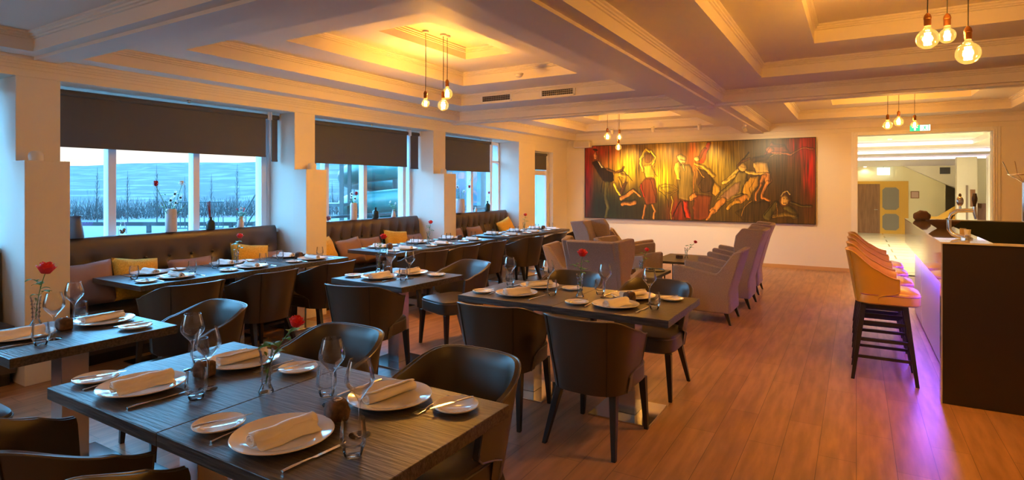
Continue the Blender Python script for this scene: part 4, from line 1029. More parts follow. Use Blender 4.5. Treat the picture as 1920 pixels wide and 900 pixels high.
#PAINTING_BEGIN
FIG = [
('P', 'coat', 0, [(38, 275), (64, 275), (100, 245), (141, 217), (145, 182), (117, 167), (87, 183), (64, 229)]),
('S', 'olive', 14.6, [(117, 167), (103, 111), (117, 49), (106, 5)]),
('S', 'dark', 4.3, [(92, 183), (81, 121)]),
('P', 'white', 0, [(64, 275), (79, 271), (101, 244), (89, 247)]),
('E', 'skin', 0, [(54, 304), (11.6, 19.4)]),
('E', 'dark', 0, [(52, 332), (12.0, 6.0)]),
('S', 'dark', 1.7, [(45, 314), (50, 312)]),
('S', 'dark', 1.7, [(59, 313), (64, 312)]),
('S', 'dark', 1.7, [(50, 296), (60, 296)]),
('S', 'brown', 6.9, [(117, 236), (154, 220), (186, 230), (197, 243)]),
('S', 'yel', 9.5, [(149, 167), (167, 131), (181, 111)]),
('S', 'gold', 12.9, [(181, 212), (207, 202), (199, 177)]),
('S', 'dark', 3.4, [(167, 218), (191, 227), (223, 202), (233, 177)]),
('S', 'gold', 6.9, [(173, 197), (191, 142)]),
('S', 'brown', 11.2, [(207, 167), (186, 121)]),
('S', 'oran', 14.6, [(186, 94), (244, 129)]),
('S', 'oran', 9.5, [(244, 129), (274, 104)]),
('S', 'oran', 13.8, [(189, 67), (251, 74)]),
('S', 'dark', 2.1, [(186, 81), (254, 89)]),
('S', 'dark', 2.1, [(178, 101), (244, 138), (277, 107)]),
('E', 'brown', 0, [(320, 287), (19.4, 23.6)]),
('S', 'yel', 8.6, [(287, 231), (281, 283), (303, 325), (320, 314)]),
('S', 'yel', 6.5, [(325, 317), (351, 291), (348, 267), (333, 250)]),
('P', 'gold', 0, [(295, 251), (335, 255), (348, 220), (343, 201), (305, 196), (295, 221)]),
('S', 'dark', 1.7, [(295, 251), (287, 231), (305, 194)]),
('S', 'dark', 2.1, [(350, 250), (345, 220), (355, 201)]),
('P', 'redb', 0, [(300, 191), (338, 193), (358, 142), (351, 76), (303, 70), (274, 147), (285, 172)]),
('S', 'red', 6.0, [(280, 162), (287, 132), (295, 102)]),
('S', 'dark', 2.1, [(320, 186), (345, 132), (348, 78)]),
('S', 'oran', 8.6, [(300, 67), (295, 33), (286, 4)]),
('S', 'oran', 8.6, [(335, 67), (349, 39), (338, 7)]),
('P', 'olive2', 0, [(453, 248), (500, 252), (524, 199), (521, 123), (500, 89), (455, 95), (451, 185)]),
('P', 'yel', 0, [(435, 253), (453, 262), (464, 185), (448, 185), (438, 224)]),
('E', 'pale', 0, [(470, 276), (18.1, 21.5)]),
('S', 'dark', 1.7, [(452, 289), (456, 257)]),
('S', 'brown', 1.7, [(464, 274), (481, 271)]),
('S', 'brown', 1.7, [(467, 259), (477, 259)]),
('S', 'pale', 3.4, [(471, 252), (476, 223)]),
('S', 'oran', 12.0, [(509, 95), (537, 116)]),
('S', 'dark', 5.2, [(464, 85), (431, 14)]),
('S', 'dark', 5.2, [(471, 85), (488, 14)]),
('P', 'red', 0, [(478, 85), (497, 85), (511, 9), (492, 9)]),
('S', 'gold', 2.1, [(375, 157), (399, 166), (433, 156), (452, 142), (423, 115), (394, 123), (375, 152)]),
('S', 'gold', 1.7, [(385, 147), (414, 152), (443, 132), (409, 123)]),
('S', 'yel', 4.3, [(423, 108), (427, 65), (420, 4)]),
('S', 'dark', 3.0, [(370, 161), (365, 132), (399, 103), (409, 55)]),
('P', 'coat2', 0, [(539, 230), (592, 221), (606, 166), (598, 117), (555, 123), (537, 166)]),
('P', 'redb', 0, [(523, 114), (600, 112), (587, 7), (523, 5)]),
('S', 'gold', 10.3, [(531, 253), (564, 241), (592, 222), (604, 194)]),
('S', 'gold', 5.6, [(532, 241), (548, 222), (555, 199), (569, 193)]),
('E', 'pale', 0, [(536, 278), (12.9, 11.2)]),
('S', 'red', 14.6, [(587, 339), (571, 297), (560, 264)]),
('S', 'redb', 11.2, [(569, 316), (548, 291)]),
('S', 'dark', 2.1, [(546, 232), (560, 189), (541, 147), (564, 124), (596, 133)]),
('S', 'oran', 3.9, [(524, 223), (524, 119)]),
('S', 'oran', 12.9, [(509, 102), (532, 112)]),
('P', 'gold', 0, [(609, 166), (631, 152), (636, 133), (614, 112), (600, 124)]),
('S', 'yel2', 12.0, [(710, 220), (684, 197), (654, 170)]),
('S', 'yel2', 7.7, [(697, 197), (667, 179), (645, 166)]),
('P', 'olive2', 0, [(714, 215), (750, 214), (740, 165), (723, 115), (671, 84), (623, 94), (638, 133), (688, 172)]),
('P', 'mauv', 0, [(697, 165), (723, 170), (710, 124), (671, 92), (631, 101), (662, 133)]),
('S', 'yel2', 10.3, [(744, 217), (782, 208), (825, 203)]),
('E', 'pale2', 0, [(728, 234), (15.5, 17.2)]),
('S', 'dark', 6.0, [(714, 252), (736, 274), (750, 294)]),
('S', 'brown', 6.9, [(710, 243), (723, 258), (757, 269)]),
('S', 'dark', 1.7, [(723, 237), (738, 234)]),
('S', 'dark', 2.1, [(719, 218), (684, 175), (631, 131), (620, 96)]),
('S', 'dark', 2.1, [(746, 206), (742, 174), (723, 125)]),
('P', 'gold', 0, [(757, 192), (792, 196), (788, 161), (765, 125), (748, 88), (727, 125), (736, 161)]),
('S', 'dark', 1.7, [(773, 188), (757, 143), (757, 107)]),
('S', 'oran', 21.5, [(651, 87), (623, 61), (605, 42)]),
('S', 'oran', 9.5, [(609, 45), (589, 21), (578, 3)]),
('S', 'oran', 17.2, [(736, 106), (710, 90)]),
('S', 'gold', 9.5, [(710, 88), (684, 69), (667, 53)]),
('S', 'dark', 2.6, [(742, 115), (723, 120), (701, 111)]),
('S', 'dark', 2.6, [(662, 87), (649, 64), (623, 45)]),
('P', 'pale2', 0, [(773, 251), (790, 258), (817, 254), (827, 207), (782, 212), (770, 235)]),
('S', 'oran', 18.1, [(819, 196), (829, 172)]),
('S', 'oran', 10.3, [(829, 169), (811, 134), (805, 103), (831, 94)]),
('S', 'oran', 13.8, [(809, 192), (800, 161)]),
('S', 'oran', 8.6, [(800, 161), (782, 125), (778, 98)]),
('S', 'dark', 2.1, [(823, 254), (828, 200), (839, 169), (819, 132)]),
('S', 'coat2', 15.5, [(778, 266), (819, 278), (843, 298)]),
('P', 'redb', 0, [(811, 290), (843, 333), (888, 329), (899, 300), (864, 290)]),
('E', 'oran2', 0, [(836, 307), (16.3, 12.9)]),
('S', 'oran2', 7.7, [(847, 293), (884, 292), (911, 287)]),
('S', 'oran2', 4.7, [(911, 287), (939, 303), (966, 310), (991, 309)]),
('S', 'dark', 2.1, [(815, 285), (839, 320), (884, 323)]),
('S', 'gold', 3.0, [(835, 276), (856, 286), (876, 284)]),
('P', 'rock', 0, [(757, 84), (835, 90), (819, 9), (723, 6), (697, 42)]),
('S', 'gold', 3.4, [(761, 89), (727, 61), (719, 24)]),
('S', 'olive', 21.5, [(858, 81), (835, 54), (823, 23)]),
('S', 'olive', 18.9, [(897, 64), (923, 47), (927, 30)]),
('S', 'olive2', 12.9, [(847, 28), (884, 38), (927, 34)]),
('E', 'brown', 0, [(892, 97), (21.5, 28.4)]),
('E', 'pale2', 0, [(891, 95), (15.5, 18.9)]),
('S', 'pale', 5.2, [(876, 112), (884, 126), (897, 129), (907, 119)]),
('S', 'dark', 2.1, [(884, 101), (890, 101)]),
('S', 'dark', 2.1, [(896, 101), (903, 100)]),
('S', 'dark', 2.1, [(886, 84), (897, 83)]),
('S', 'dark', 3.0, [(856, 94), (831, 63), (815, 27)]),
('S', 'gold', 2.6, [(862, 86), (864, 55), (856, 28), (843, 23)]),
('S', 'olive', 6.9, [(915, 86), (950, 74), (989, 70)]),
('S', 'dark', 2.1, [(915, 91), (946, 78), (989, 75)])]

PC = dict(coat=(20,14,10), coat2=(52,34,20), olive=(78,72,34), olive2=(112,92,42), white=(205,190,150), skin=(172,122,66), dark=(24,15,8), yel=(214,180,52), yel2=(196,156,66), gold=(176,128,40), brown=(84,50,22), oran=(186,118,50), oran2=(150,84,44), redb=(104,46,20), red=(170,44,16), pale=(196,168,96), pale2=(178,142,74), mauv=(122,86,68), rock=(46,36,18))
def lin(c): c = np.array(c)/255.; return np.where(c <= .04045, c/12.92, ((c+.055)/1.055)**2.4)
def painting():
    PX, PW, PZ, PH = -5.276, 4.634, .847, 1.624
    nx, ny = 760, 266
    U, V = np.meshgrid(np.linspace(0, 1000, nx), np.linspace(0, 1000*PH/PW, ny))
    rs = np.random.RandomState(3)
    def streak(fx, fy, amp):
        gx, gy = int(nx/fx)+2, int(ny/fy)+2; g = rs.rand(gy, gx)
        xi = np.arange(nx)/fx; yi = np.arange(ny)/fy; x0 = xi.astype(int); y0 = yi.astype(int); tx = xi-x0; ty = (yi-y0)[:, None]
        a = g[y0][:, x0]*(1-tx)+g[y0][:, x0+1]*tx; b = g[y0+1][:, x0]*(1-tx)+g[y0+1][:, x0+1]*tx
        return (a*(1-ty)+b*ty-.5)*amp
    st = streak(1.4, 34, 1) + streak(3.5, 60, .8) + streak(9, 45, .6)
    H = 350.
    col = np.zeros((ny, nx, 3)) + np.array((78., 60., 24.))
    def glow(cx, cy, rx, ry, c, k):
        w_ = k*np.exp(-((U-cx)/rx)**2-((V-cy)/ry)**2)*(1+.75*st); w_ = np.clip(w_, 0, 1)[..., None]
        col[:] = col*(1-w_) + np.array(c, float)*w_
    glow(90, 60, 190, 110, (34, 44, 26), .85); glow(270, 40, 120, 70, (44, 40, 18), .7)
    glow(185, 240, 90, 90, (190, 140, 20), .9); glow(120, 300, 90, 60, (150, 70, 20), .7); glow(215, 250, 40, 70, (222, 196, 40), .8)
    glow(330, 220, 60, 110, (170, 128, 22), .8); glow(395, 190, 40, 80, (230, 204, 30), .95); glow(380, 300, 70, 50, (140, 104, 34), .7)
    glow(500, 260, 80, 90, (160, 90, 30), .6); glow(600, 250, 70, 110, (178, 140, 34), .9); glow(690, 200, 60, 110, (128, 104, 26), .7)
    glow(860, 180, 110, 200, (70, 50, 22), .8); glow(930, 90, 90, 80, (62, 46, 18), .7)
    glow(8, 210, 26, 190, (150, 24, 14), .95); glow(60, 330, 70, 30, (150, 36, 18), .7); glow(985, 260, 30, 150, (150, 20, 12), .95); glow(950, 320, 60, 60, (130, 22, 14), .85)
    glow(455, 30, 50, 60, (150, 36, 16), .7); glow(520, 300, 22, 70, (180, 40, 18), .7); glow(560, 300, 60, 90, (150, 118, 34), .5); glow(560, 30, 80, 60, (70, 56, 24), .6)
    col *= (1 + .42*st)[..., None]
    jit = streak(2, 5, 5) + streak(5, 9, 6)
    U0, V0 = U, V; U = U + streak(26, 22, 13) + streak(9, 9, 3.5); V = V + streak(22, 26, 12) + streak(8, 10, 3)
    def seg(p, q):
        dx, dy = q[0]-p[0], q[1]-p[1]; L2 = dx*dx+dy*dy or 1
        t = np.clip(((U-p[0])*dx+(V-p[1])*dy)/L2, 0, 1); return np.hypot(U-p[0]-t*dx, V-p[1]-t*dy)
    for kind, c, wd, pts in FIG:
        if kind == 'S':
            d = np.min([seg(a, b) for a, b in zip(pts, pts[1:])], axis=0) - wd/2*(1.25 if wd > 6 else 1)
        elif kind == 'E':
            (cx, cy), (rx, ry) = pts; d = (np.hypot((U-cx)/rx, (V-cy)/ry)-1)*min(rx, ry)
        else:
            d = np.min([seg(a, b) for a, b in zip(pts, pts[1:]+pts[:1])], axis=0); ins = np.zeros(U.shape, bool)
            for (x0, y0), (x1, y1) in zip(pts, pts[1:]+pts[:1]):
                if y0 == y1: continue
                ins ^= ((V > y0) != (V > y1)) & (U < (x1-x0)*(V-y0)/(y1-y0)+x0)
            d = np.where(ins, -d, d)
        d = d + jit*(.25 if kind != 'S' or wd > 8 else .1)
        if c != 'dark':                       # dark contour round each painted form
            w_ = np.clip(1-np.abs(d-1.2)/2.2, 0, 1)[..., None]*.55; col[:] = col*(1-w_) + np.array((36., 22., 9.))*w_
        w_ = np.clip(.5-d/1.8, 0, 1)[..., None]*(.82 if c != 'rock' else .5)
        gy, gx = np.gradient(d); gn = np.hypot(gx, gy)+1e-6; lit = (gx*.75+gy*.65)/gn*np.clip(1.3+d/9, 0, 1)
        shade = .84 + .36*st - .42*lit + .28*np.clip((-d)/7, 0, 1)
        col[:] = col*(1-w_) + (np.array(PC[c], float)*shade[..., None])*w_
    col = np.clip(col*np.array((1.12, 1.12, 1.0)), 3, 250); rgb = lin(col)
    t = thing('painting', 'very wide painting of dancers and musicians in gold, olive and red', 'painting', (PX+PW/2, YB-.02, PZ))
    me = bpy.data.meshes.new('canvas'); X = np.linspace(-PW/2+.012, PW/2-.012, nx); Z = np.linspace(.012, PH-.012, ny)
    XX, ZZ = np.meshgrid(X, Z); co = np.zeros((ny*nx, 3)); co[:, 0] = XX.ravel(); co[:, 2] = ZZ.ravel(); co[:, 1] = -.022
    i = np.arange(ny*nx).reshape(ny, nx); F = np.stack([i[:-1, :-1], i[:-1, 1:], i[1:, 1:], i[1:, :-1]], -1).reshape(-1, 4)
    nv, nf = len(co), len(F)
    me.vertices.add(nv); me.vertices.foreach_set('co', co.ravel()); me.loops.add(nf*4); me.loops.foreach_set('vertex_index', F.ravel().astype(np.int32))
    me.polygons.add(nf); me.polygons.foreach_set('loop_start', np.arange(0, nf*4, 4, dtype=np.int32)); me.update(calc_edges=True)
    at_ = me.color_attributes.new('paint', 'FLOAT_COLOR', 'POINT'); at_.data.foreach_set('color', np.concatenate([rgb.reshape(-1, 3), np.ones((nv, 1))], 1).ravel().astype(np.float32))
    m = mat('oil_paint', (.5, .5, .5), .38); n = m.node_tree; a = n.nodes.new('ShaderNodeAttribute'); a.attribute_name = 'paint'
    n.links.new(a.outputs['Color'], n.nodes['Principled BSDF'].inputs['Base Color']); me.materials.append(m)
    o = bpy.data.objects.new('canvas', me); C.objects.link(o); o.parent = t
    bm = NB(); h = PW/2
    for r_ in ((-h, h, 0, .012), (-h, h, PH-.012, PH), (-h, -h+.012, .012, PH-.012), (h-.012, h, .012, PH-.012)): box(bm, r_[0], r_[1], -.03, .0, r_[2], r_[3])
    obj('frame', bm, leg_m, t)
    bm = NB(); box(bm, -h+.012, h-.012, -.021, 0, .012, PH-.012); obj('stretcher', bm, leg_m, t)
painting()
#PAINTING_END

# exit sign
t = thing('exit_sign', 'green and white emergency exit sign above the lobby doorway', 'exit sign', (.93, YB-.06, 2.555))
bm = NB(); box(bm, -.145, .145, -.02, .02, -.058, .058); obj('housing', bm, plastic_w, t, bevel=.004)
bm = NB(); box(bm, -.142, .0, -.023, -.02, -.055, .055); obj('green_panel', bm, green_sign, t)
bm = NB(); box(bm, .0, .142, -.023, -.02, -.055, .055); obj('white_panel', bm, white_sign, t)
bm = NB(); prism(bm, [(-.071, .042), (-.115, .0), (-.095, 0), (-.083, .012), (-.083, -.042), (-.059, -.042), (-.059, .012), (-.047, 0), (-.027, 0)], -.025, -.0232, 'y'); obj('arrow', bm, white_sign, t)
bm = NB()
prism(bm, [(.02, -.05), (.122, -.05), (.122, .05), (.02, .05), (.02, .042), (.112, .042), (.112, -.042), (.02, -.042)], -.025, -.0232, 'y')
for pl in ([(.066, .022), (.078, .022), (.078, .036), (.066, .036)], [(.052, .018), (.080, .018), (.076, -.012), (.060, -.012)], [(.060, -.012), (.074, -.012), (.094, -.036), (.084, -.040)], [(.060, -.012), (.068, -.018), (.046, -.042), (.036, -.036)], [(.052, .018), (.056, .010), (.036, -.004), (.032, .004)], [(.080, .018), (.078, .008), (.098, .002), (.100, .010)]):
    prism(bm, pl, -.025, -.0232, 'y')
obj('running_figure', bm, green_sign, t)

# ------------------------------------------------------------------ bar
BX = .52; BY0, BY1 = 5.10, 8.66; BH = 1.155
t = thing('bar_counter', 'long bar with glossy pale front band, polished top and dark end wall', 'bar counter', (BX, BY0, 0))
def L_(v): return v
bm = NB(); box(bm, .008, 2.6, 0, .07, 0, BH-.012); obj('end_wall', bm, bar_dark, t, bevel=.002)
bm = NB(); box(bm, 0, .008, -.004, .075, 0, BH-.012); obj('end_wall_edge', bm, bar_gloss, t)
bm = NB(); box(bm, 0, .02, .075, BY1-BY0, BH-.30, BH-.012); obj('front_band', bm, bar_gloss, t)
bm = NB(); box(bm, .10, .12, .07, BY1-BY0-.02, .02, BH-.012); obj('front_panel', bm, bar_panel, t)
bm = NB(); box(bm, .13, .20, .07, BY1-BY0, 0, .9); obj('carcass', bm, bar_dark, t)
bm = NB(); prism(bm, [(-.004, -.006), (2.6, -.006), (2.6, .07), (.30, .07), (.30, 3.47), (2.6, 3.47), (2.6, 3.56), (-.004, 3.56)], BH-.012, BH, 'z'); obj('countertop', bm, bar_top_m, t)
bm = NB(); box(bm, .14, 2.6, 3.48, 3.56, 0, BH-.012); obj('far_wall', bm, bar_green, t)
bm = NB(); box(bm, .20, .29, .075, 3.47, .86, BH-.012); obj('inner_ledge', bm, bar_green, t)
bm = NB(); box(bm, .022, .10, .09, BY1-BY0-.03, BH-.318, BH-.30); obj('led_channel', bm, bar_dark, t)
bm = NB(); box(bm, .045, .065, .10, BY1-BY0-.05, BH-.322, BH-.319); obj('led_strip', bm, led_purple, t)
L = bpy.data.lights.new('led_light', 'AREA'); L.shape = 'RECTANGLE'; L.size = .035; L.size_y = 3.4; L.energy = LED_W; L.color = (.21, .08, 1.0)
lo = bpy.data.objects.new('led_light', L); C.objects.link(lo); lo.parent = t; lo.location = (.045, 1.80, BH-.325); lo.rotation_euler = (0, R(-58), 0)

# beer tap
t = thing('beer_tap', 'curved chrome beer tap with two handles on the bar top', 'beer tap', (.68, 5.50, BH)); t.scale = (.86, .86, .86)
bm = NB(); P = [(.03, -.02, .02), (-.01, .0, .02), (-.05, .02, .035), (-.075, .035, .075), (-.078, .038, .16), (-.06, .03, .215), (-.02, .015, .245), (.04, -.005, .25), (.09, -.02, .25)]
PP = []
for i in range(len(P)-1):
    for s_ in range(4): PP.append(tuple(Vector(P[i])*(1-s_/4)+Vector(P[i+1])*(s_/4)))
PP.append(P[-1]); tube(bm, PP, .018, 14); obj('column', bm, chrome, t, smooth=True)
bm = NB(); lathe(bm, [(0, 0), (.045, 0), (.045, .012), (.025, .02), (.022, .035), (0, .035)], 24, (.04, -.02, 0)); obj('base_flange', bm, chrome, t, smooth=True)
bm = NB(); tube(bm, [(.095, -.02, .285), (.095, -.02, .235), (.105, -.025, .175)], [.014, .016, .012], 12); obj('spout', bm, chrome, t, smooth=True)
bm = NB(); lathe(bm, [(0, .0), (.010, 0), (.012, .02), (.020, .05), (.021, .075), (.016, .10), (.014, .115), (0, .118)], 18, (.095, -.02, .285)); obj('tap_handle', bm, bar_dark, t, smooth=True)
bm = NB(); tube(bm, [(0, .01, .25), (-.002, .01, .285)], .010, 10); bmesh.ops.create_uvsphere(bm, u_segments=20, v_segments=12, radius=.036, matrix=Matrix.Translation((-.002, .01, .33)) @ Matrix.Diagonal((.75, .30, 1.25, 1))); obj('medallion', bm, chrome, t, smooth=True)
bm = NB(); lathe(bm, [(0, 0), (.008, 0), (.012, .012), (.006, .026), (0, .028)], 12, (-.002, .01, .372)); obj('finial', bm, straw, t, smooth=True)
# drip tray, bowl, bag and small items behind / on the bar
bm = NB(); lathe(bm, [(0, .0), (.045, 0), (.085, .03), (.135, .075), (.130, .078), (.08, .036), (.04, .008), (0, .008)], 32)
o = tag(obj('serving_bowl', bm, straw, smooth=True), 'wide dark brown bowl behind the beer tap on the bar', 'bowl'); o.location = (.60+.36-.26, 6.72, BH)
bm = NB(); bmesh.ops.create_icosphere(bm, subdivisions=3, radius=1)
for v in bm.verts:
    q = v.co; v.co = Vector((q.x*.085, q.y*.08, max(-.045, q.z*.07)+.045)) * (1+.12*noise.noise(q*2))
    v.co.z = max(v.co.z, 0)
o = tag(obj('brown_bag', bm, straw, smooth=True), 'crumpled dark brown bag on the far end of the bar', 'bag'); o.location = (.66, 8.25, BH)
bm = NB(); box(bm, -.022, .022, -.022, .022, 0, .035)
o = tag(obj('wooden_box', bm, mat('pale_wood', (.55, .4, .22), .5), bevel=.004), 'small pale wooden box beside the brown bowl on the bar', 'box'); o.location = (.79, 6.25, BH)
bm = NB(); lathe(bm, [(0, 0), (.02, 0), (.024, .04), (.022, .04), (.018, .004), (0, .004)], 20)
o = tag(obj('measuring_cup', bm, plastic_w, smooth=True), 'little cream cup on the bar between bowl and tap', 'cup'); o.location = (.79, 6.02, BH)
bm = NB(); box(bm, .30, 2.2, .02, .40, .0, .86); o = tag(obj('back_bar_cabinet', bm, bar_dark, bevel=.004), 'dark cabinet inside the bar, under the near end wall', 'cabinet'); o.location = (BX, BY0+.07, 0)
bm = NB(); lathe(bm, [(0, 0), (.03, 0), (.034, .01), (.02, .03), (0, .03)], 16); tube(bm, [(.02, 0, .02), (.12, .03, .035)], .006, 8)
o = tag(obj('ladle', bm, steel, smooth=True), 'steel ladle lying on the cabinet inside the bar', 'ladle'); o.location = (1.05, 5.35, .86)
# coat stand
t = thing('coat_stand', 'chrome coat stand with many prongs beyond the bar, by the right picture edge', 'coat stand', (1.98, 10.4, 0))
bm = NB(); tube(bm, [(0, 0, .03), (0, 0, 1.62)], .024, 14); obj('pole', bm, chrome, t, smooth=True)
bm = NB(); lathe(bm, [(0, 0), (.20, 0), (.20, .012), (.04, .03), (0, .03)], 32); obj('base', bm, chrome, t, smooth=True)
bm = NB(); n = 40; tube(bm, [(.17*math.cos(2*PI*k/n), .17*math.sin(2*PI*k/n), 1.72) for k in range(n+1)], .009, 8, caps=False); obj('ring', bm, chrome, t, smooth=True)
for k in range(8):
    a = 2*PI*k/8+.2; c_, s_ = math.cos(a), math.sin(a)
    bm = NB(); tube(bm, [(.01*c_, .01*s_, 1.60), (.08*c_, .08*s_, 1.66), (.17*c_, .17*s_, 1.715), (.20*c_, .20*s_, 1.80), (.24*c_, .24*s_, 1.90)], .0055, 6); obj('prong', bm, chrome, t, smooth=True)

# ------------------------------------------------------------------ lobby contents
LB = LY1-.1
YD = 27.6
def lob(x0, x1, y0, y1, z0, z1, name, m, **k):
    bm = NB(); box(bm, x0, x1, y0, y1, z0, z1); return struct(name, bm, m, **k)
# inner wall that carries the doors
lob(LX0, 2.95, YD, YD+.2, LZ, 2.6, 'wall_lobby_inner', cream)
lob(LX0, 9.0, YD-.30, YD, 2.36, 2.6, 'trim_%d' % n_, plaster); n_ += 1
t = thing('door_1', None, None, (0, 0, 0)); t['kind'] = 'structure'
def sl(y): return y
bm = NB(); box(bm, -.85, 1.77, YD-.05, YD, 1.66, 1.77); box(bm, 1.54, 1.77, YD-.05, YD, LZ, 1.66); obj('door_frame', bm, oak_y, t)
bm = NB(); box(bm, -.85, .82, YD-.03, YD, LZ, 1.66); obj('brown_leaf', bm, oak_b, t)
bm = NB(); tube(bm, [(.62, YD-.05, .62), (.74, YD-.05, .62)], .012, 8); obj('door_handle', bm, steel, t)
t = thing('door_2', None, None, (0, 0, 0)); t['kind'] = 'structure'
bm = NB(); box(bm, .82, 1.54, YD-.03, YD, LZ, 1.66); obj('yellow_leaf', bm, oak_y, t)
def octo(x0, x1, z0, z1, c=.12): return [(x0+c, z0), (x1-c, z0), (x1, z0+c), (x1, z1-c), (x1-c, z1), (x0+c, z1), (x0, z1-c), (x0, z0+c)]
for z0, z1 in ((.62, 1.52), (-.20, .46)):
    bm = NB(); prism(bm, octo(.90, 1.46, z0, z1, .1), YD-.045, YD-.03, 'y'); obj('octagonal_pane', bm, frost, t)
def onb(name, label, cat, x0, x1, z0, z1, m, y=None, th=.03):
    y = y if y is not None else YD
    bm = NB(); box(bm, x0, x1, y-th, y, z0, z1); return tag(obj(name, bm, m), label, cat)
t = onb('framed_picture', 'small framed picture on the cream lobby wall right of the yellow door', 'picture', 1.84, 2.12, 1.09, 1.37, oak_b)
bm = NB(); box(bm, 1.87, 2.09, YD-.036, YD-.03, 1.12, 1.34); obj('print', bm, mat('faded_print', (.55, .35, .28), .6), t)
# white pillar walls on the right of the lobby
lob(3.05, 3.62, 25.5, 25.9, LZ, 2.6, 'wall_lobby_pier', plaster)
lob(3.78, 4.06, 24.6, 25.0, LZ, 2.6, 'wall_lobby_column', white_paint)
lob(3.8, 9.4, 27.05, 27.25, LZ, 2.6, 'wall_lobby_side', cream)
lob(3.30, 3.36, 25.46, 25.5, .2, 1.6, 'trim_%d' % n_, taupe); n_ += 1
t = onb('notice_board', 'narrow wooden notice frame on the white lobby pier', 'picture', 3.42, 3.56, .85, 1.45, oak_b, y=25.5)
# stairs behind the pier: boards of the balustrade and the sloping soffit
t = thing('staircase', 'wooden staircase with plank balustrade rising behind the bar in the lobby', 'staircase', (2.1, 26.1, LZ))
for k, (z0, dz) in enumerate(((.55, .0), (.20, 0))):
    bm = NB(); prism(bm, [(-.05, z0), (.45, z0), (1.6, z0+.85), (1.6, z0+1.12), (.45, z0+.24), (-.05, z0+.24)], 0, .05, 'y'); obj('balustrade_board', bm, oak_y, t)
bm = NB(); box(bm, -.05, .05, 0, .08, 0, .85); obj('newel_post', bm, oak_y, t)
bm = NB()
for k in range(8): box(bm, .2+k*.22, .42+k*.22, .1, .9, 0, .16*(k+1))
obj('steps', bm, oak_b, t)
bm = NB(); prism(bm, [(1.6, 2.35), (3.2, 2.35), (3.2, 1.50)], YD-.55, YD, 'y'); struct('ceiling_stair_soffit', bm, plaster)
o = onb('wall_bracket', 'black metal bracket hanging under the lobby stairs', 'bracket', 2.65, 2.95, 2.02, 2.26, leg_m, y=26.4, th=.15)
o = onb('lobby_exit_sign', 'white lit exit sign box hanging in the lobby before the doors', 'exit sign', .72, 1.15, 2.02, 2.31, white_sign, y=27.42)
bm = NB(); tube(bm, [(.93, 27.405, 2.31), (.93, 27.405, 2.36)], .01, 6); obj('hanger', bm, steel, o)
def downl(x, y, e, z=2.6):
    bm = NB(); lathe(bm, [(0, 0), (.05, 0), (.05, -.008), (.04, -.010), (0, -.006)], 18)
    o = obj('downlight', bm, mat('downlight_glow', (1, .9, .7), .5, emit=(1, .85, .6), es=8) if 'downlight_glow' not in MATS else MATS['downlight_glow'], smooth=True); o.location = (x, y, z-.001)
    tag(o, 'recessed downlight in the lobby ceiling ' + ('near the doorway' if y < 13 else ('left' if x < 2 else 'right') + (' of the added near pair in the raised part' if y < 20 else ' of the added far pair in the raised part') if y < 22 else 'by the brown door' if x < 1 else 'by the picture' if x < 3 else 'by the white column'), 'downlight', 'lobby downlights')
    L = bpy.data.lights.new('down_light', 'SPOT'); L.spot_size = R(150); L.spot_blend = .6; L.energy = e; L.color = (1, .86, .50); L.shadow_soft_size = .04
    lo = bpy.data.objects.new('down_light', L); C.objects.link(lo); lo.parent = o; lo.location = (0, 0, -.03)
downl(.3, 27.42, LOBBY_W*.08, 2.36); downl(2.3, 27.42, LOBBY_W*.08, 2.36); downl(7.6, 24.0, LOBBY_W); downl(2.0, 12.6, LOBBY_W*.5)
for x_, y_ in ((.6, 18.5), (3.0, 18.5), (.9, 21.5), (3.2, 21.5)): downl(x_, y_, LOBBY_W*7, 3.04)  # four downlights added in the raised ceiling to brighten the lobby

# ------------------------------------------------------------------ outdoors
snow = two_tone('snow', (.040, .030, .026), (.085, .062, .052), .35, .8, detail=4)
hill_m = two_tone('snowy_hillside', (.004, .0035, .0035), (.060, .048, .040), .15, .95, stretch=(1, 1, 1), detail=8, lo=.50, hi=.62)
GZ = -1.2
bm = NB(); box(bm, -420, -6.55, -120, 420, GZ-.2, GZ); tag(struct('ground_snow', bm, snow))
bm = NB(); rows = []
for j in range(40):
    rr = 64 + 310*(j/39)**1.3; row = []
    for i in range(150):
        az = R(5 + 105*i/149)
        f = j/39; h = 28*(f**1.55)*(.78+.22*math.sin(az*3.1+.4)) * min(1, (1.15-abs(az-R(50))/R(90)))
        x, y = -rr*math.sin(az), rr*math.cos(az)
        h += 3.0*noise.fractal(Vector((x*.02, y*.02, 0)), 1, 2, 5)*f*(1-.6*f)
        row.append((x, y, GZ + h*.86))
    rows.append(row)
grid_surf(bm, rows); o = struct('hillside', bm, hill_m, smooth=True, angle=90)
twig = mat('bare_twigs', (.026, .023, .022), .9)
def mk_tree():
    bm = NB(); rnd = random.Random(9); tube(bm, [(0, 0, 0), (.03, 0, 2.2), (0, .02, 4.4)], [.045, .03, .008], 6)
    for k in range(34):
        z = .5 + 3.4*k/34; a = k*2.4; L_ = .75*(1-z/5.2)
        tube(bm, [(0, 0, z), (L_*.35*math.cos(a), L_*.35*math.sin(a), z+L_*.55), (L_*.45*math.cos(a+.2), L_*.45*math.sin(a+.2), z+L_*1.3)], [.014, .010, .004], 4)
    return obj('bare_poplar', bm, twig)
tree = Proto(mk_tree)
rnd = random.Random(5)
for k in range(20):
    az = R(32 + 39*k/19); d = 52 + rnd.uniform(-3, 3)
    o = tree((-d*math.sin(az), d*math.cos(az), GZ), rnd.random()*6, 'thin bare poplar in the row at the foot of the snowy hill', 'tree', 'bare poplars at the foot of the hill')
    s_ = rnd.uniform(.75, 1.15); o.scale = (s_, s_, s_)
bm = NB(); rnd = random.Random(8)
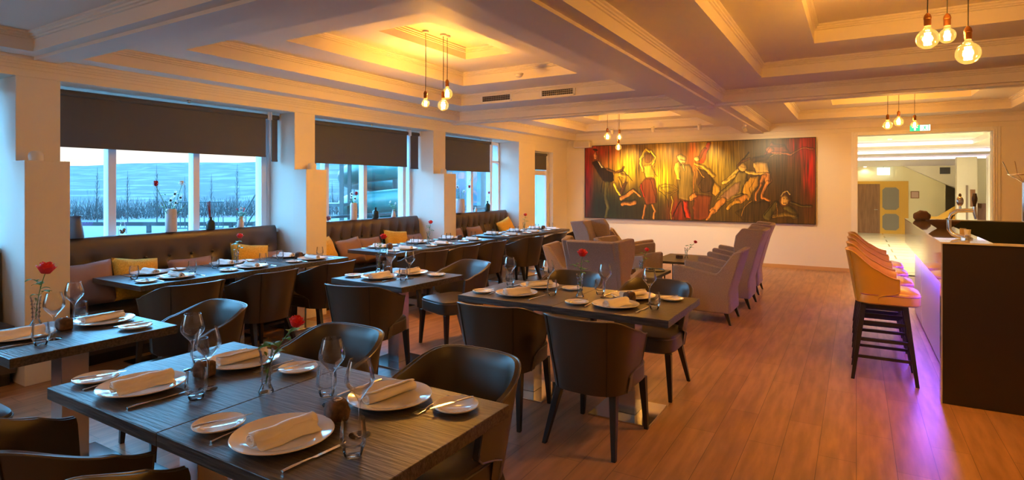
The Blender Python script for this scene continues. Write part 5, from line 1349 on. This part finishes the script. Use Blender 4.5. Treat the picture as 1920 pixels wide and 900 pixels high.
for k in range(2400):
    az = R(28 + 48*rnd.random()); d = 60 + rnd.uniform(-2, 5); x, y = -d*math.sin(az), d*math.cos(az); h = rnd.uniform(.5, 1.9)
    tube(bm, [(x, y, GZ), (x+rnd.uniform(-.5, .5), y+rnd.uniform(-.5, .5), GZ+h)], [.03, .008], 3)
    tube(bm, [(x, y, GZ+h*.4), (x+rnd.uniform(-.7, .7), y+rnd.uniform(-.7, .7), GZ+h*.9)], [.02, .006], 3)
tag(obj('bare_thicket', bm, twig), 'tangle of bare shrubs behind the poplars', 'shrubs', kind='stuff')
rail_m = mat('weathered_rail', (.012, .014, .016), .8)
t = thing('rail_fence', 'wooden rail fence crossing the snow outside the nearest window', 'fence', (-24, 10, GZ), R(31))
bm = NB(); box(bm, -13, 9, -.03, .03, 1.32, 1.46); obj('top_rail', bm, rail_m, t)
bm = NB(); box(bm, -13, 9, -.03, .03, .60, .70); obj('lower_rail', bm, rail_m, t)
for k in range(15):
    bm = NB(); box(bm, -12.9+k*1.5, -12.78+k*1.5, -.06, .06, 0, 1.42); obj('fence_post', bm, rail_m, t)
# slide tower with stairs
slide_m = mat('turquoise_slide', (.02, .095, .085), .3); steel_b = mat('pale_blue_steel', (.025, .035, .035), .5)
t = thing('slide_tower', 'steel stair tower of the water slide outside the nearest window', 'stair tower', (-16.4, 12.4, GZ), R(35))
for s_ in (-.45, .45):
    bm = NB(); taper(bm, (-1.6, s_, 0), (.9, s_, 4.2), .12, .08, .12, .08); obj('stringer', bm, steel_b, t)
    bm = NB(); tube(bm, [(-1.6, s_, .95), (.9, s_, 5.15)], .025, 6)
    for k in range(8): tube(bm, [(-1.6+.31*k, s_, .52*k), (-1.6+.31*k, s_, .52*k+.95)], .015, 5)
    obj('handrail', bm, steel_b, t)
bm = NB()
for k in range(17): box(bm, -1.6+.148*k-.12, -1.6+.148*k+.12, -.42, .42, .248*k+.10, .248*k+.13)
obj('treads', bm, steel_b, t)
bm = NB()
for x_, y_ in ((.9, -.6), (.9, .6), (2.1, -.6), (2.1, .6)): box(bm, x_-.06, x_+.06, y_-.06, y_+.06, 0, 5.2)
for z_ in (2.1, 4.2): box(bm, .85, 2.15, -.65, .65, z_, z_+.1)
obj('tower_frame', bm, steel_b, t)
bm = NB()
for z_ in (1.4, 2.25): tube(bm, [(-3.6, -.2, z_), (-1.8, -.2, z_)], .02, 5)
for k in range(13): tube(bm, [(-3.6+.15*k, -.2, 1.4), (-3.6+.15*k, -.2, 2.25)], .014, 5)
obj('landing_rail', bm, steel_b, t)
t = thing('water_slide', 'turquoise spiral tube water slide outside the second window', 'water slide', (-15.2, 16.6, GZ))
bm = NB(); P = []
for k in range(90):
    a = k/89*2*PI*2.6 + .5; P.append((1.75*math.cos(a), 1.75*math.sin(a), 1.4 + 2.9*k/89))
tube(bm, P, .40, 14); obj('slide_tube', bm, slide_m, t, smooth=True)
bm = NB(); tube(bm, [(0, 0, 0), (0, 0, 5)], .12, 10)
for a in (.3, 2.4, 4.5): tube(bm, [(0, 0, 1.0), (1.75*math.cos(a), 1.75*math.sin(a), 1.1)], .06, 6); tube(bm, [(1.75*math.cos(a), 1.75*math.sin(a), 0), (1.75*math.cos(a), 1.75*math.sin(a), 1.3)], .06, 6)
obj('support', bm, steel_b, t)
# neighbouring white building seen through the far bays
t = thing('neighbour_building', 'pale modern building with large panes outside the third window', 'building', (-13.5, 21.5, GZ), R(20))
wb = mat('pale_cladding', (.12, .10, .09), .6)
bm = NB(); box(bm, -2.5, 2.5, 0, 6, 0, 4.1); obj('wall', bm, wb, t)
refl = mat('reflecting_panes', (.25, .45, .55), .08, metal=.6)
for k in range(4):
    bm = NB(); box(bm, 2.5, 2.53, .35+k*1.4, 1.5+k*1.4, 1.9, 3.7); obj('window', bm, refl, t)
for k in range(3):
    bm = NB(); box(bm, -2.2+k*1.6, -.9+k*1.6, -.03, 0, 1.9, 3.7); obj('window', bm, refl, t)
bm = NB(); box(bm, -2.7, 2.7, -.2, 6.2, 4.1, 4.3); obj('roof', bm, wb, t)
t = thing('terrace_rail', 'thin metal terrace railing outside the second and third windows', 'railing', (-9.2, 8.0, GZ))
bm = NB(); box(bm, -.02, .02, 0, 7.5, 2.10, 2.15); obj('top_rail', bm, rail_m, t)
for k in range(6):
    bm = NB(); box(bm, -.02, .02, .0+k*1.48, .04+k*1.48, 0, 2.10); obj('post', bm, rail_m, t)
